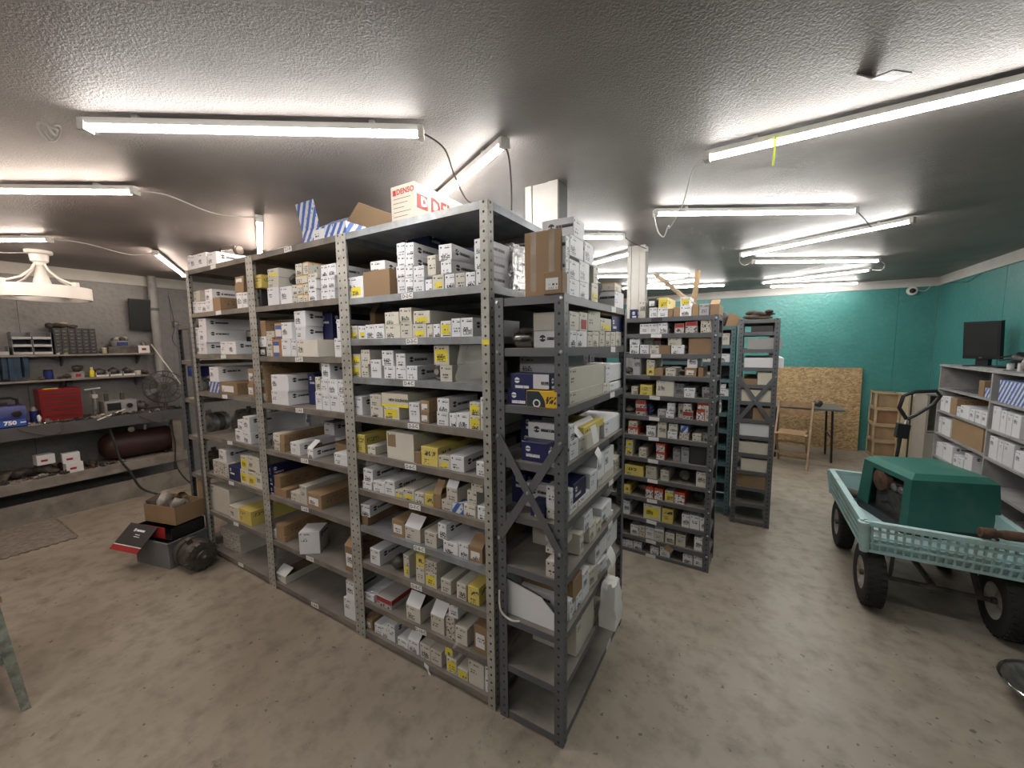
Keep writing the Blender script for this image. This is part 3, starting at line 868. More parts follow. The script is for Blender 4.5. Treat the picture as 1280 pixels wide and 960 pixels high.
# teal rack
TZ = [1.80, 1.63, 1.47, 1.31, 1.15, .99, .83, .67, .51, .35, .12]
teal = simple_rack('teal_rack', 'teal painted steel rack squeezed between the two charcoal racks', (-.11, 2.80), 0.0, .92, .3, 1.80, TZ, 'post_teal', 'teal_steel', False)
MB().box(.006, .914, .296, .2972, .13, 1.795).build('back_panel', 'dark_steel', teal, smooth=False)  # added dark sheet so the narrow visible strip looks dim inside
# rack by the workbench
WZ = [1.83, 1.555, 1.25, .945, .63, .33, .04]
wbr = simple_rack('short_rack', 'dark rack of used alternators against the far end of the tall rack', (-2.766, 0.0), PI / 2, .92, .26, 1.84, WZ, 'post_dark', 'dusty_shelf', False)

# ---------------------------------------------------------------- cartons
carton('yellow_tag', (0.70, 0.58, 0.04), mode='plainprint', vary=0.08)
carton('white_tag', (0.68, 0.68, 0.67), mode='plainprint', vary=0.04)
def carton_mesh(w, d, h, mats, dark_top=False):
    e = min(.0018, w * .1, h * .1)
    b = MB()
    x0, x1, y0, y1, z0, z1 = -w / 2, w / 2, 0, d, 0, h
    def q(pts, uv, mi=0):
        k = b.add(pts); b.face((k, k + 1, k + 2, k + 3), uv, mi); return k
    fr = q([(x0 + e, y0, z0 + e), (x1 - e, y0, z0 + e), (x1 - e, y0, z1 - e), (x0 + e, y0, z1 - e)], [(0, h), (w, h), (w, 0), (0, 0)])
    rt = q([(x1, y0 + e, z0 + e), (x1, y1 - e, z0 + e), (x1, y1 - e, z1 - e), (x1, y0 + e, z1 - e)], [(10, h), (10 + d, h), (10 + d, 0), (10, 0)])
    bk = q([(x1 - e, y1, z0 + e), (x0 + e, y1, z0 + e), (x0 + e, y1, z1 - e), (x1 - e, y1, z1 - e)], [(40, h), (40 + w, h), (40 + w, 0), (40, 0)])
    lf = q([(x0, y1 - e, z0 + e), (x0, y0 + e, z0 + e), (x0, y0 + e, z1 - e), (x0, y1 - e, z1 - e)], [(10, h), (10 + d, h), (10 + d, 0), (10, 0)])
    tp = q([(x0 + e, y0 + e, z1), (x1 - e, y0 + e, z1), (x1 - e, y1 - e, z1), (x0 + e, y1 - e, z1)], [(30, d), (30 + w, d), (30 + w, 0), (30, 0)], 1 if dark_top else 0)  # flapped boxes stay closed; top coloured dark for a shaded inside
    bt = q([(x0 + e, y1 - e, z0), (x1 - e, y1 - e, z0), (x1 - e, y0 + e, z0), (x0 + e, y0 + e, z0)], None)
    S = [fr, rt, bk, lf]
    for i in range(4):
        a, c = S[i], S[(i + 1) % 4]
        b.face((a + 1, c, c + 3, a + 2))
    te = [(tp, tp + 1), (tp + 1, tp + 2), (tp + 2, tp + 3), (tp + 3, tp)]
    be = [(bt + 3, bt + 2), (bt + 2, bt + 1), (bt + 1, bt), (bt, bt + 3)]
    for i in range(4):
        b.face((S[i] + 3, S[i] + 2, te[i][1], te[i][0]))
        b.face((be[i][0], be[i][1], S[i] + 1, S[i]))
        c = S[(i + 1) % 4]
        b.face((S[i] + 2, c + 3, te[i][1]))
        b.face((S[i] + 1, be[i][1], c))
    return b.mesh(mats, smooth=False)

def tag_plate(parent, name, mat, x0, x1, z0, z1, y=-.0006):
    b = MB()
    k = b.add([(x0, y, z0), (x1, y, z0), (x1, y, z1), (x0, y, z1), (x0, y + .0004, z0), (x1, y + .0004, z0), (x1, y + .0004, z1), (x0, y + .0004, z1)])
    w, h = x1 - x0, z1 - z0
    b.face((k, k + 1, k + 2, k + 3), [(0, h + .02), (w, h + .02), (w, .02), (0, .02)])
    for i in range(4):
        j = (i + 1) % 4
        b.face((k + j, k + i, k + 4 + i, k + 4 + j))
    return b.build(name, mat, parent, smooth=False)

FACE = {'T': ((0, 0), 0.0), 'X': ((.331, 0), PI / 2), 'E': ((.027, 0), 0.0), 'R': ((.7325, 1.6708), A3), 'F': ((.828, 2.687), 0.0), 'C': ((2.75, 4.8), -PI / 2), 'B': ((-.11, 2.80), 0.0)}
NAMES = {'W': 'white_part_box', 'A': 'cream_part_box', 'c': 'cream_part_box', 'K': 'cardboard_box', 'Y': 'yellow_part_box', 'N': 'navy_part_box', 'H': 'navy_part_box', 'Z': 'yellow_part_box', 'B': 'striped_box', 'P': 'orange_blue_box', 'R': 'red_part_box', 'M': 'red_part_box', 'O': 'orange_edged_box', 'Q': 'solenoid_box', 'G': 'grey_box', 'D': 'black_box'}
DESC = {'W': 'white box', 'A': 'cream box', 'c': 'scrawled box', 'K': 'cardboard box', 'Y': 'yellow box', 'N': 'navy box', 'H': 'two-tone navy box', 'Z': 'yellow box with badge', 'B': 'blue striped box', 'P': 'orange-blue box', 'R': 'red white box', 'M': 'red box', 'O': 'orange-edged box', 'Q': 'NEW SOLENOID box', 'G': 'grey box', 'D': 'black box'}
LOC = {'c': ('tall rack end bay', 'braced rack', -1), 'm': ('tall rack middle bay', 'end bay', -1), 'f': ('tall rack far bay', 'middle bay', -1),
       'x': ('braced corner rack', 'brace', 1), 'e': ('braced corner rack', 'outer post', -1), 'r': ('plain charcoal rack', 'outer post', -1),
       'q': ('table-side braced rack', 'outer post', -1), 'k': ('grey counter beside monitor', 'divider', -1), 'n': ('grey counter beside wagon', 'divider', 1), 'b': ('teal rack', 'outer post', -1)}
LAST = {'c': 'J', 'm': 'G', 'f': 'G', 'x': 'H', 'r': 'L', 'q': 'Z', 'e': 'Z', 'b': 'Z'}
SEEN_LABELS = {}
def shelf_word(key):
    g, s = key[0], key[1]
    if s == 'T': return 'rack top'
    if s == LAST.get(g): return 'bottom shelf'
    if s.isdigit(): return ORD[int(s)] + ' shelf'
    return ORD[ord(s) - 64 + 1] + ' shelf'

def one_box(key, face, e, label, group):
    a, b_, zb, zt, dy, d, k, fl = e
    a, b_, zb, zt, dy, d = [q / 1000 for q in (a, b_, zb, zt, dy, d)]
    (ox, oy), ang = FACE[face]
    w, h = b_ - a, zt - zb
    rot = 0.0
    rr = random.Random(e[0] * 31 + e[2] * 7 + 5)
    if 'r' in fl:
        rot = rr.choice((-1, 1)) * .09; w *= .9
    if 'R' in fl:
        rot = .62; w *= .98; d = min(d, w * 1.05)
    uc = (a + b_) / 2
    ca, sa = math.cos(ang), math.sin(ang)
    x = ox + uc * ca - dy * sa
    y = oy + uc * sa + dy * ca
    mk = 'c' if 'c' in fl else k
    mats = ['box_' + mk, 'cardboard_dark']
    if key[0] == 'q' and k in 'WAG':
        mats[0] = {'W': 'carton_white', 'A': 'box_Q', 'G': 'counter_grey'}[k]
    o = place(NAMES[k], carton_mesh(w, d, h, mats, 'o' in fl), None, (x, y, zb), (0, 0, ang + rot))
    tag(o, label, 'box', group)
    if 's' in fl:
        tag_plate(o, 'sticker', 'yellow_tag', -w * .28, w * .34, h * .12, h * .52)
    if 'S' in fl:
        tag_plate(o, 'sticker', 'yellow_tag', -w * .40, w * .40, h * .18, h * .78)
    if 'l' in fl:
        tag_plate(o, 'label', 'white_tag', -w * .36, w * .30, h * .2, h * .72)
    if 'k' in fl:
        tag_plate(o, 'patch', 'cardboard', -w * .45, -w * .15, h * .45, h * .88)
    if 'm' in fl:
        tag_plate(o, 'label', 'red_print', -w * .30, w * .35, h * .12, h * .62)
    if k == 'Q':
        tag_plate(o, 'yellow_band', 'yellow_sticker', -w * .5, w * .5, 0.0, h * .2)
        sz = min(w * .62 / 6.4, h * .3)
        b = MB()
        join_text(b, 'NEW SOLENOID', sz, Matrix.Translation((w * .14, -.0008, h * .5)) @ RX90, 0, .0008)
        b.build('lettering', 'black_ink', o, smooth=False)
    if 'o' in fl:
        fh = min(.07, d * .5)
        an = rr.uniform(.5, 1.0)
        M = Matrix.Translation((0, .001, h)) @ Matrix.Rotation(an, 4, 'X')
        bb = MB().box(-w / 2 + .001, w / 2 - .001, 0, fh, 0.0, .0018, 0, M)
        bb.build('flap', 'box_K' if k == 'K' else 'carton_white', o, smooth=False)
    if 't' in fl:
        for xa, rz in ((-.25, .05), (.25, -.04)):
            tag_plate(o, 'tape', 'clear_plastic', w * xa - .012, w * xa + .012, .02, h - .002)
    return o

def place_boxes(BOX):
    for key, (face, zs, es) in BOX.items():
        loc, ref, sg = LOC[key[0]]
        # layers
        info = []
        for e in sorted(es, key=lambda q: q[2]):
            lay = 1
            for f, l in info:
                if abs(f[3] - e[2]) < 3 and min(f[1], e[1]) > max(f[0], e[0]):
                    lay = max(lay, l + 1)
            info.append((e, lay))
        rows = {}
        for e, l in info:
            rows.setdefault((l, e[4] > 90), []).append(e)
        for (l, back), lst in rows.items():
            lst.sort(key=lambda q: sg * (q[0] + q[1]))
            for i, e in enumerate(lst):
                k, fl = e[6], e[7]
                ds = DESC['c' if 'c' in fl else k]
                if 'o' in fl: ds = 'open ' + ds
                if 's' in fl.lower(): ds += ', yellow sticker'
                if 'l' in fl: ds = 'labelled ' + ds
                if 'm' in fl: ds += ', red label'
                lab = f"{ds}, {ORD[i + 1]} from {ref}"
                if l > 1: lab += f", {ORD[l]} layer"
                if back: lab += ', behind'
                lab += f", {shelf_word(key)}, {loc}"
                one_box(key, face, e, lab, 'boxes on the ' + loc)
# ---------------------------------------------------------------- machine parts
RY90 = Matrix.Rotation(PI / 2, 4, 'Y')
def alternator(loc, yaw, s, label, pitch=0.0, group=None, dark=False):
    """lying alternator; axis along local x, resting on its side; s = body radius"""
    t = thing('alternator', label, 'alternator', (loc[0], loc[1], loc[2]), 0, group, rot=(0, pitch, yaw))
    C0 = Matrix.Translation((0, 0, s)) @ RY90
    m1 = 'raw_iron' if dark else 'cast_alu'
    MB().lathe([(s * .70, -s * 1.05), (s * .93, -s * .95), (s * .98, -s * .5), (s * .98, -s * .38)], 28, C0).build('rear_bell', m1, t)
    MB().lathe([(s * .92, -s * .38), (s * .92, s * .30)], 28, C0).build('stator_ring', 'raw_iron', t)
    b = MB().lathe([(s * .98, s * .30), (s * .98, s * .55), (s * .85, s * .85), (s * .45, s * .92)], 28, C0)
    for i in range(14):
        a = 2 * PI * i / 14
        M = C0 @ Matrix.Rotation(a, 4, 'Z')
        b.box(s * .55, s * .97, -s * .05, s * .05, s * .55, s * .88, 0, M)
    b.build('front_bell', m1, t)
    b = MB()
    for i in range(16):
        M = C0 @ Matrix.Rotation(2 * PI * i / 16, 4, 'Z')
        b.box(s * .62, s * .90, -s * .05, s * .05, -s * 1.12, -s * 1.0, 0, M)
    b.build('vent_ribs', m1, t)
    MB().lathe([(s * .12, s * .92), (s * .42, s * .95), (s * .36, s * 1.08), (s * .44, s * 1.2), (s * .18, s * 1.22), (s * .1, s * 1.35)], 20, C0).build('pulley', 'bolt_steel' if not dark else 'raw_iron', t)
    for a in (.5, 3.5):
        M = C0 @ Matrix.Rotation(a, 4, 'Z')
        MB().box(s * .9, s * 1.28, -s * .12, s * .12, -s * .1, s * .3, 0, M).build('mounting_ear', m1, t)
    return t

def starter(loc, yaw, s, label, group=None):
    t = thing('starter_motor', label, 'starter motor', loc, yaw, group)
    C0 = Matrix.Translation((0, 0, s)) @ RY90
    MB().lathe([(s * .5, -s * 2.1), (s * .9, -s * 2.0), (s * .95, -s * 1.6)], 22, C0).build('end_cap', 'raw_iron', t)
    MB().lathe([(s, -s * 1.6), (s, s * .7)], 22, C0).build('field_case', 'chrome', t)
    MB().lathe([(s * .9, s * .7), (s * .8, s * 1.3), (s * .45, s * 1.9), (s * .4, s * 2.6)], 22, C0).build('nose_cone', 'raw_iron', t)
    MB().lathe([(s * .5, -s * 1.4), (s * .5, s * .6)], 16, Matrix.Translation((0, s * .55, s * 2.15)) @ RY90).build('solenoid', 'raw_iron', t)
    return t

def blob(name, loc, r, mat, seed, squash=(1, 1, .6), n=2, rough=.35):
    """irregular closed lump"""
    rr = random.Random(seed)
    bm = bmesh.new()
    bmesh.ops.create_icosphere(bm, subdivisions=n, radius=1.0)
    dirs = [(Vector((rr.uniform(-1, 1), rr.uniform(-1, 1), rr.uniform(-1, 1))).normalized(), rr.uniform(-rough, rough)) for _ in range(14)]
    zmin = 9
    for v in bm.verts:
        d = v.co.normalized()
        k = 1 + sum(w_ * max(0, d.dot(q)) ** 6 for q, w_ in dirs)
        v.co = Vector((d.x * squash[0] * k, d.y * squash[1] * k, d.z * squash[2] * k)) * r
        zmin = min(zmin, v.co.z)
    for v in bm.verts: v.co.z -= zmin
    me = bpy.data.meshes.new('mesh'); bm.to_mesh(me); bm.free()
    me.materials.append(MAT[mat])
    me.polygons.foreach_set('use_smooth', [True] * len(me.polygons))
    return place(name, me, None, loc, (0, 0, rr.uniform(0, 6)))

def bagged(name, loc, dims, mat, label, seed, cat='bag'):
    """crumpled plastic bag: subdivided box with folds"""
    rr = random.Random(seed)
    bm = bmesh.new()
    bmesh.ops.create_cube(bm, size=1.0)
    bmesh.ops.subdivide_edges(bm, edges=bm.edges[:], cuts=5, use_grid_fill=True)
    for v in bm.verts:
        q = v.co.copy()
        top = max(0, q.z)
        f = 1 - .5 * top
        v.co = Vector((q.x * f * dims[0], q.y * f * dims[1], (q.z + .5) * dims[2]))
        if q.z > -.49:
            v.co += Vector((rr.uniform(-1, 1) * dims[0], rr.uniform(-1, 1) * dims[1], rr.uniform(-1, 1) * dims[2] * .7)) * .055
    me = bpy.data.meshes.new('mesh'); bm.to_mesh(me); bm.free()
    me.materials.append(MAT[mat])
    me.polygons.foreach_set('use_smooth', [True] * len(me.polygons)); me.set_sharp_from_angle(angle=.9)
    o = place(name, me, None, loc)
    return tag(o, label, cat)

# things among the boxes on the racks
bagged('plastic_bag', (-.105, .055, 1.49), (.16, .09, .185), 'clear_plastic', 'clear plastic bag bulging over the edge of the fourth shelf by the corner post', 4)
t = thing('starter_nose', 'dark ringed starter drive end lying between cream boxes on fourth shelf', 'starter motor', (-.315, .03, 1.49))
for r_, y0_, y1_, m_ in ((.042, .03, .16, 'raw_iron'), (.034, .015, .03, 'bolt_steel'), (.026, .004, .015, 'raw_iron'), (.014, -.004, .004, 'bolt_steel')):
    MB().cyl((0, y0_, .042), (0, y1_, .042), r_, r_, 20).build('collar', m_, t)
bagged('plastic_bag', (-.80, -.0 + .075, .985), (.085, .09, .105), 'clear_plastic', 'wrapped part in clear film standing on white boxes, seventh shelf', 9)
t = thing('chrome_fitting', 'shiny brass and chrome fitting on yellow-tagged boxes of lowest shelf', 'fitting', (-.245, .05, .205), .4)
MB().lathe([(.012, 0), (.022, .004), (.026, .02), (.018, .035), (.024, .05), (.01, .066), (0, .068)], 16).build('cap', 'chrome', t)
MB().cyl((0, -.02, .02), (0, -.05, .01), .012, .016, 12).build('spout', 'chrome', t)
blob('dark_part', (-.655, .06, .46), .04, 'raw_iron', 5, (1, 1, .9))
tag(COL.objects[-1], 'small dark rough casting beside a white box on ninth shelf', 'casting')
blob('black_brush', (-1.475, .10, 2.014), .05, 'black_plastic', 8, (1.1, 1, .9), 2, .6)
tag(COL.objects[-1], 'black bristly brush on boxes in the middle bay second shelf', 'brush')
t = thing('brass_cap', 'round brass cap lying by the post on the middle bay fifth shelf', 'cap', (-1.775, .06, .98))
MB().lathe([(.0, 0), (.03, .002), (.034, .012), (.03, .03), (.018, .034)], 18, Matrix.Translation((0, 0, .034)) @ Matrix.Rotation(PI / 2, 4, 'X')).build('cap_shell', 'chrome', t)
bagged('silver_bag', (-.055, .30, 1.90), (.10, .2, .21), 'silver_film', 'crinkled silver film bag at the tall rack corner on the second shelf', 12)
starter((.10, .16, 1.64), 0.0, .034, 'bright starter motor lying across the braced corner rack second shelf')
starter((.285, .22, 1.4635), 1.57, .018, 'small dark starter motor on an open box of the braced rack')
# open white bin box on the braced rack
t = thing('bin_box', 'open white corrugated bin box with sloped side on the braced rack', 'bin', (.03, .03, .48))
pl = [(0, 0), (.275, 0), (.275, .045), (.19, .125), (0, .16)]
MB().prism(pl, 0, .003).build('side_wall', 'carton_white', t, smooth=False)
MB().prism(pl, .165, .168).build('side_wall', 'cardboard', t, smooth=False)
MB().box(0, .003, .003, .165, 0, .16).build('back_wall', 'carton_white', t, smooth=False)
MB().box(.003, .275, .003, .165, 0, .003).build('base', 'cardboard', t, smooth=False)
MB().box(.272, .275, .003, .165, .003, .045).build('front_lip', 'carton_white', t, smooth=False)
MB().prism([(.004, .003), (.27, .003), (.27, .05), (.18, .13), (.004, .165)], .0035, .006).build('inner_liner', 'cardboard_dark', t, smooth=False)
cord('wire_loop', [(.035, -.006, .60), (.04, -.012, .53), (.06, -.014, .50), (.10, -.012, .487), (.13, .0, .4865)], 'pale wire looping from the braced rack post', 'cable_white', .004)
# hanging paper tags and bags on the open side of the braced rack
def hang_paper(loc, yaw, w_, h_, label, bend=.35):
    b = MB()
    n = 6
    pr = []
    for i in range(n + 1):
        f = i / n
        pr.append((math.sin(f * bend * 2) * h_ * .35, -f * h_))
    up = [(x, z) for x, z in pr] + [(x + .001, z) for x, z in reversed(pr)]
    b.prism(up, -w_ / 2, w_ / 2)
    o = b.build('paper_tag', 'white_tag', None, loc, (0, 0, yaw), smooth=False)
    return tag(o, label, 'paper tag')
hang_paper((.345, .28, 1.30), 0, .07, .075, 'white paper tag folding over a box on the braced rack fourth shelf')
hang_paper((.345, .33, 1.18), 0.2, .11, .06, 'wide white paper tag poking out under the braced rack fourth shelf', .9)
hang_paper((.35, .52, .62), 0.1, .10, .08, 'white paper tag curling off boxes on the braced rack seventh shelf', .9)
bagged('paper_bag', (.375, .49, .26), (.08, .12, .22), 'paper', 'crumpled white paper sack standing on the braced rack edge', 21)
bagged('mesh_bag', (.26, .66, .853), (.10, .1, .07), 'clear_plastic', 'clear bag crumpled on boxes of the braced rack sixth shelf', 23)
t = thing('fan_cone', 'grey cone shaped speaker part on the braced rack top', 'cone', (.24, .60, 1.838))
MB().lathe([(.062, 0), (.055, .05), (.02, .085), (.012, .1)], 20, Matrix.Translation((0, 0, .062)) @ Matrix.Rotation(-1.1, 4, 'Y')).build('cone_shell', 'grey_tote', t)
# on the plain rack
for i, (uu, zz, r_, sd) in enumerate(((-.66, 1.263, .035, 31), (-.76, 1.263, .035, 32), (-.20, .623, .045, 33), (-.10, .465, .045, 34), (-.52, .465, .035, 35), (-.222, .025, .035, 36), (-.62, 1.104, .035, 37), (-.236, 1.413, .022, 38), (-.64, 1.413, .035, 39))):
    x_ = .7325 + uu * c3 - .10 * s3; y_ = 1.6708 + uu * s3 + .14 * c3
    blob('metal_part', (x_, y_, zz), r_, 'junk' if i % 2 else 'junk_light', sd, (1, 1, .8), 2, .7)
    tag(COL.objects[-1], ['loose grimy metal part', 'pale bagged metal part'][1 - i % 2] + ' on the plain charcoal rack ' + ['fifth', 'fifth', 'ninth', 'tenth', 'tenth', 'bottom', 'sixth', 'fourth', 'fourth'][i] + ' shelf' + ['', '', '', ' near outer post', ' near brass box', '', '', ' near outer post', ' mid shelf'][i], 'machine part', 'loose parts on the plain rack')
tagb = MB().box(-.03, .03, -.0008, .0008, -.022, .022, 0, Matrix.Rotation(.6, 4, 'Y'))
tag(tagb.build('manila_tag', 'crate_wood', None, (.7325 - .27, 1.6708 - .012, .118)), 'manila tag hanging from the plain rack second lowest shelf', 'tag')
# timber and rags on top of the plain rack
tag(MB().bar((.26, 1.95, 2.19), (.56, 1.83, 1.925), .045, .02).build('timber_strip', 'rough_wood'), 'rough timber strip leaning down onto the plain rack top', 'timber')
tag(MB().bar((.57, 1.90, 2.18), (.545, 1.86, 1.855), .03, .022).build('timber_strip', 'crate_wood'), 'short pale batten standing on the plain rack top', 'timber')
# top of the far braced rack
t = thing('sacking', 'folded brown sacking heap on the table-side braced rack top', 'sack', (.99, 2.86, 1.85), .2)
for i, (x_, y_, z_, s_, q_) in enumerate(((-.03, .0, 0, .075, (1.5, 1.3, .30)), (.03, .02, .03, .06, (1.7, 1.2, .32)), (-.05, .04, .045, .045, (1.2, 1.5, .45)), (.06, -.03, .055, .04, (1.8, .8, .4)), (-.01, -.04, .02, .05, (1.6, .8, .5)))):
    o_ = blob('fold', (x_, y_, z_), s_, 'burlap', 50 + i, q_, 2, .35)
    o_.rotation_euler = (.0, 0, .4 * i); o_.parent = t
blob('dark_casting', (.70, 2.92, 1.80), .06, 'raw_iron', 61, (1, 1, 1.2), 2, .4)
tag(COL.objects[-1], 'dark metal casting standing on the teal rack top', 'casting')
tag(MB().prism([(0, 0), (.1, 0), (.13, .06), (.09, .10), (.03, .12)], 0, .02).build('torn_cardboard', 'cardboard', None, (.72, 2.84, 1.80), (0, 0, .2)), 'torn flap of cardboard on the teal rack top', 'cardboard')
# rags and parts on the workbench-side rack
alternator((-2.89, .14, 1.25), -1.3, .078, 'grey used alternator below the blue bin in the short rack', group='used alternators')
alternator((-2.885, .15, .945), -1.2, .088, 'large grey used alternator on the short rack fourth shelf', group='used alternators')
alternator((-2.89, .42, .945), 1.0, .085, 'grey alternator behind the large one on the short rack', group='used alternators')
alternator((-2.89, .15, .63), -1.7, .085, 'grimy alternator on the short rack fifth shelf', group='used alternators', dark=True)
tag(MB().box(-.06, .06, 0, .02, 0, .26).build('brown_card', 'cardboard', None, (-2.88, .02, .33), (0, 0, .05), smooth=False), 'brown cardboard piece standing on the short rack sixth shelf', 'cardboard')
alternator((-2.55, .22, .98), 2.6, .082, 'grimy alternator at the back of the tall rack far bay', group='used alternators', dark=True)
alternator((-2.36, .40, .98), .4, .075, 'rusty alternator deep in the tall rack far bay', group='used alternators', dark=True)
t = thing('pale_carton', 'pale carton behind the alternators on the short rack third shelf', 'box', (-2.89, .26, 1.25))
MB().box(-.08, .08, 0, .2, 0, .18).build('carton_body', 'carton_white', t, smooth=False)
MB().box(-.03, .03, -.001, 0, .1, .15).build('label', 'tag_ink', t, smooth=False)
t = thing('blue_bin', 'blue plastic bin resting on the alternator in the short rack', 'bin', (-2.90, .03, 1.425))
MB().box(-.06, .06, 0, .14, 0, .08).build('bin_body', 'blue_plastic', t, smooth=False)
MB().box(-.03, .03, -.003, 0, .05, .07).build('label_slot', 'blue_ink', t, smooth=False)

# ---------------------------------------------------------------- top of the tall rack
t = thing('lettered_carton', 'white carton with red DENSO lettering on the tall rack top', 'box', (-.495, .03, 2.231))
MB().box(-.075, .075, 0, .44, 0, .165).build('carton_body', 'box_dimmed', t, smooth=False)
b = MB()
join_text(b, 'DENSO', .034, Matrix.Translation((.018, -.0012, .135)) @ RX90, 0, .001)
b.box(-.062, -.042, -.0014, -.0004, .122, .147)
b.build('end_lettering', 'red_print', t, smooth=False)
b = MB()
for z_ in (.105, .085, .065, .045, .025):
    b.box(-.06, .05 - .02 * ((z_ * 1000) % 3), -.0012, -.0004, z_, z_ + .002)
b.build('ruled_lines', 'tag_ink', t, smooth=False)
b = MB()
Ms = facing((.0758, .22, .085), (0, 1, 0))
join_text(b, 'DENSO', .095, Matrix.Translation((.0758, .262, .088)) @ facing((0, 0, 0), (0, 1, 0)), 0, .003)
b.build('side_lettering', 'red_print', t, smooth=False)
b = MB().box(.0752, .0760, .015, .085, .055, .118)
b.build('red_block', 'red_print', t, smooth=False)
b = MB()
join_text(b, 'D', .055, Matrix.Translation((.0764, .062, .087)) @ facing((0, 0, 0), (0, 1, 0)), 0, .003)
b.build('emblem_letter', 'white_ink', t, smooth=False)

t = thing('open_striped_carton', 'blue and white striped carton with raised flaps on the tall rack top', 'box', (-1.20, .09, 2.231))
def uvq(b, pts, uv, mi=0):
    k = b.add(pts); b.face(tuple(range(k, k + 4)), uv, mi)
def uvbox(b, x0, x1, y0, y1, z0, z1, M=None, mi=0):
    P = lambda x, y, z: (M @ Vector((x, y, z))) if M else Vector((x, y, z))
    w_, h_, d_ = x1 - x0, z1 - z0, y1 - y0
    uvq(b, [P(x0, y0, z0), P(x1, y0, z0), P(x1, y0, z1), P(x0, y0, z1)], [(0, h_), (w_, h_), (w_, 0), (0, 0)], mi)
    uvq(b, [P(x1, y1, z0), P(x0, y1, z0), P(x0, y1, z1), P(x1, y1, z1)], [(0, h_), (w_, h_), (w_, 0), (0, 0)], mi)
    uvq(b, [P(x1, y0, z0), P(x1, y1, z0), P(x1, y1, z1), P(x1, y0, z1)], [(0, h_), (d_, h_), (d_, 0), (0, 0)], mi)
    uvq(b, [P(x0, y1, z0), P(x0, y0, z0), P(x0, y0, z1), P(x0, y1, z1)], [(0, h_), (d_, h_), (d_, 0), (0, 0)], mi)
    uvq(b, [P(x0, y0, z1), P(x1, y0, z1), P(x1, y1, z1), P(x0, y1, z1)], [(0, d_), (w_, d_), (w_, 0), (0, 0)], mi)
    uvq(b, [P(x0, y1, z0), P(x1, y1, z0), P(x1, y0, z0), P(x0, y0, z0)], [(0, d_), (w_, d_), (w_, 0), (0, 0)], mi)
    return b
uvbox(MB(), -.19, .21, 0, .003, 0, .10).build('front_wall', 'box_B', t, smooth=False)
uvbox(MB(), -.19, .21, .30, .303, 0, .10).build('back_wall', 'box_K', t, smooth=False)
uvbox(MB(), -.19, -.187, .003, .30, 0, .10).build('side_wall', 'box_B', t, smooth=False)
uvbox(MB(), .207, .21, .003, .30, 0, .10).build('side_wall', 'box_B', t, smooth=False)
uvbox(MB(), -.187, .207, .003, .30, 0, .003).build('base', 'box_K', t, smooth=False)
uvbox(MB(), -.19, -.02, 0, .003, 0, .15, Matrix.Translation((0, 0, .10)) @ Matrix.Rotation(.22, 4, 'X')).build('flap', 'box_B', t, smooth=False)
uvbox(MB(), -.02, .21, 0, .003, 0, .10, Matrix.Translation((0, .0, .10)) @ Matrix.Rotation(-1.0, 4, 'X')).build('flap', 'box_B', t, smooth=False)
uvbox(MB(), 0, .003, .01, .29, 0, .13, Matrix.Translation((.207, 0, .10)) @ Matrix.Rotation(.9, 4, 'Y')).build('flap', 'box_K', t, smooth=False)
tag_plate(t, 'label', 'white_tag', -.08, .02, .02, .09, -.0008)
t = thing('small_white_carton', 'small pale carton on the tall rack top between the bays', 'box', (-1.70, .12, 2.231))
MB().box(-.09, .09, 0, .2, 0, .055).build('carton_body', 'carton_white', t, smooth=False)
MB().box(-.02, .02, -.001, 0, .01, .045).build('label', 'white_tag', t, smooth=False)
t = thing('metal_canister', 'shiny metal starter can lying on white boxes atop the tall rack', 'canister', (-2.37, .15, 2.323), .3)
C0 = Matrix.Translation((0, 0, .035)) @ RY90
MB().lathe([(.034, -.06), (.035, .05)], 20, C0).build('can_body', 'chrome', t)
MB().lathe([(.026, .05), (.030, .058), (.030, .075), (.018, .08)], 20, C0).build('collar', 'raw_iron', t)
MB().lathe([(.03, -.075), (.034, -.06)], 20, C0).build('end_cap', 'black_plastic', t)
# ---------------------------------------------------------------- workbench along the left wall
WX0, WX1 = XL + .003, -4.88
BY0, BY1 = -2.6, .64
yc = (BY0 + BY1) / 2
bench = thing('workbench', 'long grey workbench with open lower shelf along the grey wall', 'workbench', ((WX0 + WX1) / 2, yc, 0))
def bb(name, x0, x1, y0, y1, z0, z1, mat):
    bx = (WX0 + WX1) / 2
    return MB().box(x0 - bx, x1 - bx, y0 - yc, y1 - yc, z0, z1).build(name, mat, bench, smooth=False)
bb('bench_top', WX0, WX1 - .02, BY0, BY1, .90, .93, 'bench_grey')
bb('front_board', WX1 - .02, WX1, BY0, BY1, .815, .93, 'bench_grey')
bb('lower_shelf', WX0, WX1 - .02, BY0, BY1, .385, .41, 'bench_board')
bb('shelf_board', WX1 - .02, WX1 + .003, BY0, BY1, .315, .41, 'bench_board')
bb('toe_board', WX1 - .02, WX1 + .002, BY0, BY1, 0, .205, 'bench_board')
for y_ in (-2.5, -1.4, .57):
    bb('leg', WX1 - .11, WX1 - .021, y_ - .04, y_ + .04, 0, .385, 'bench_board')
    bb('leg', WX1 - .11, WX1 - .021, y_ - .04, y_ + .04, .41, .90, 'bench_board')
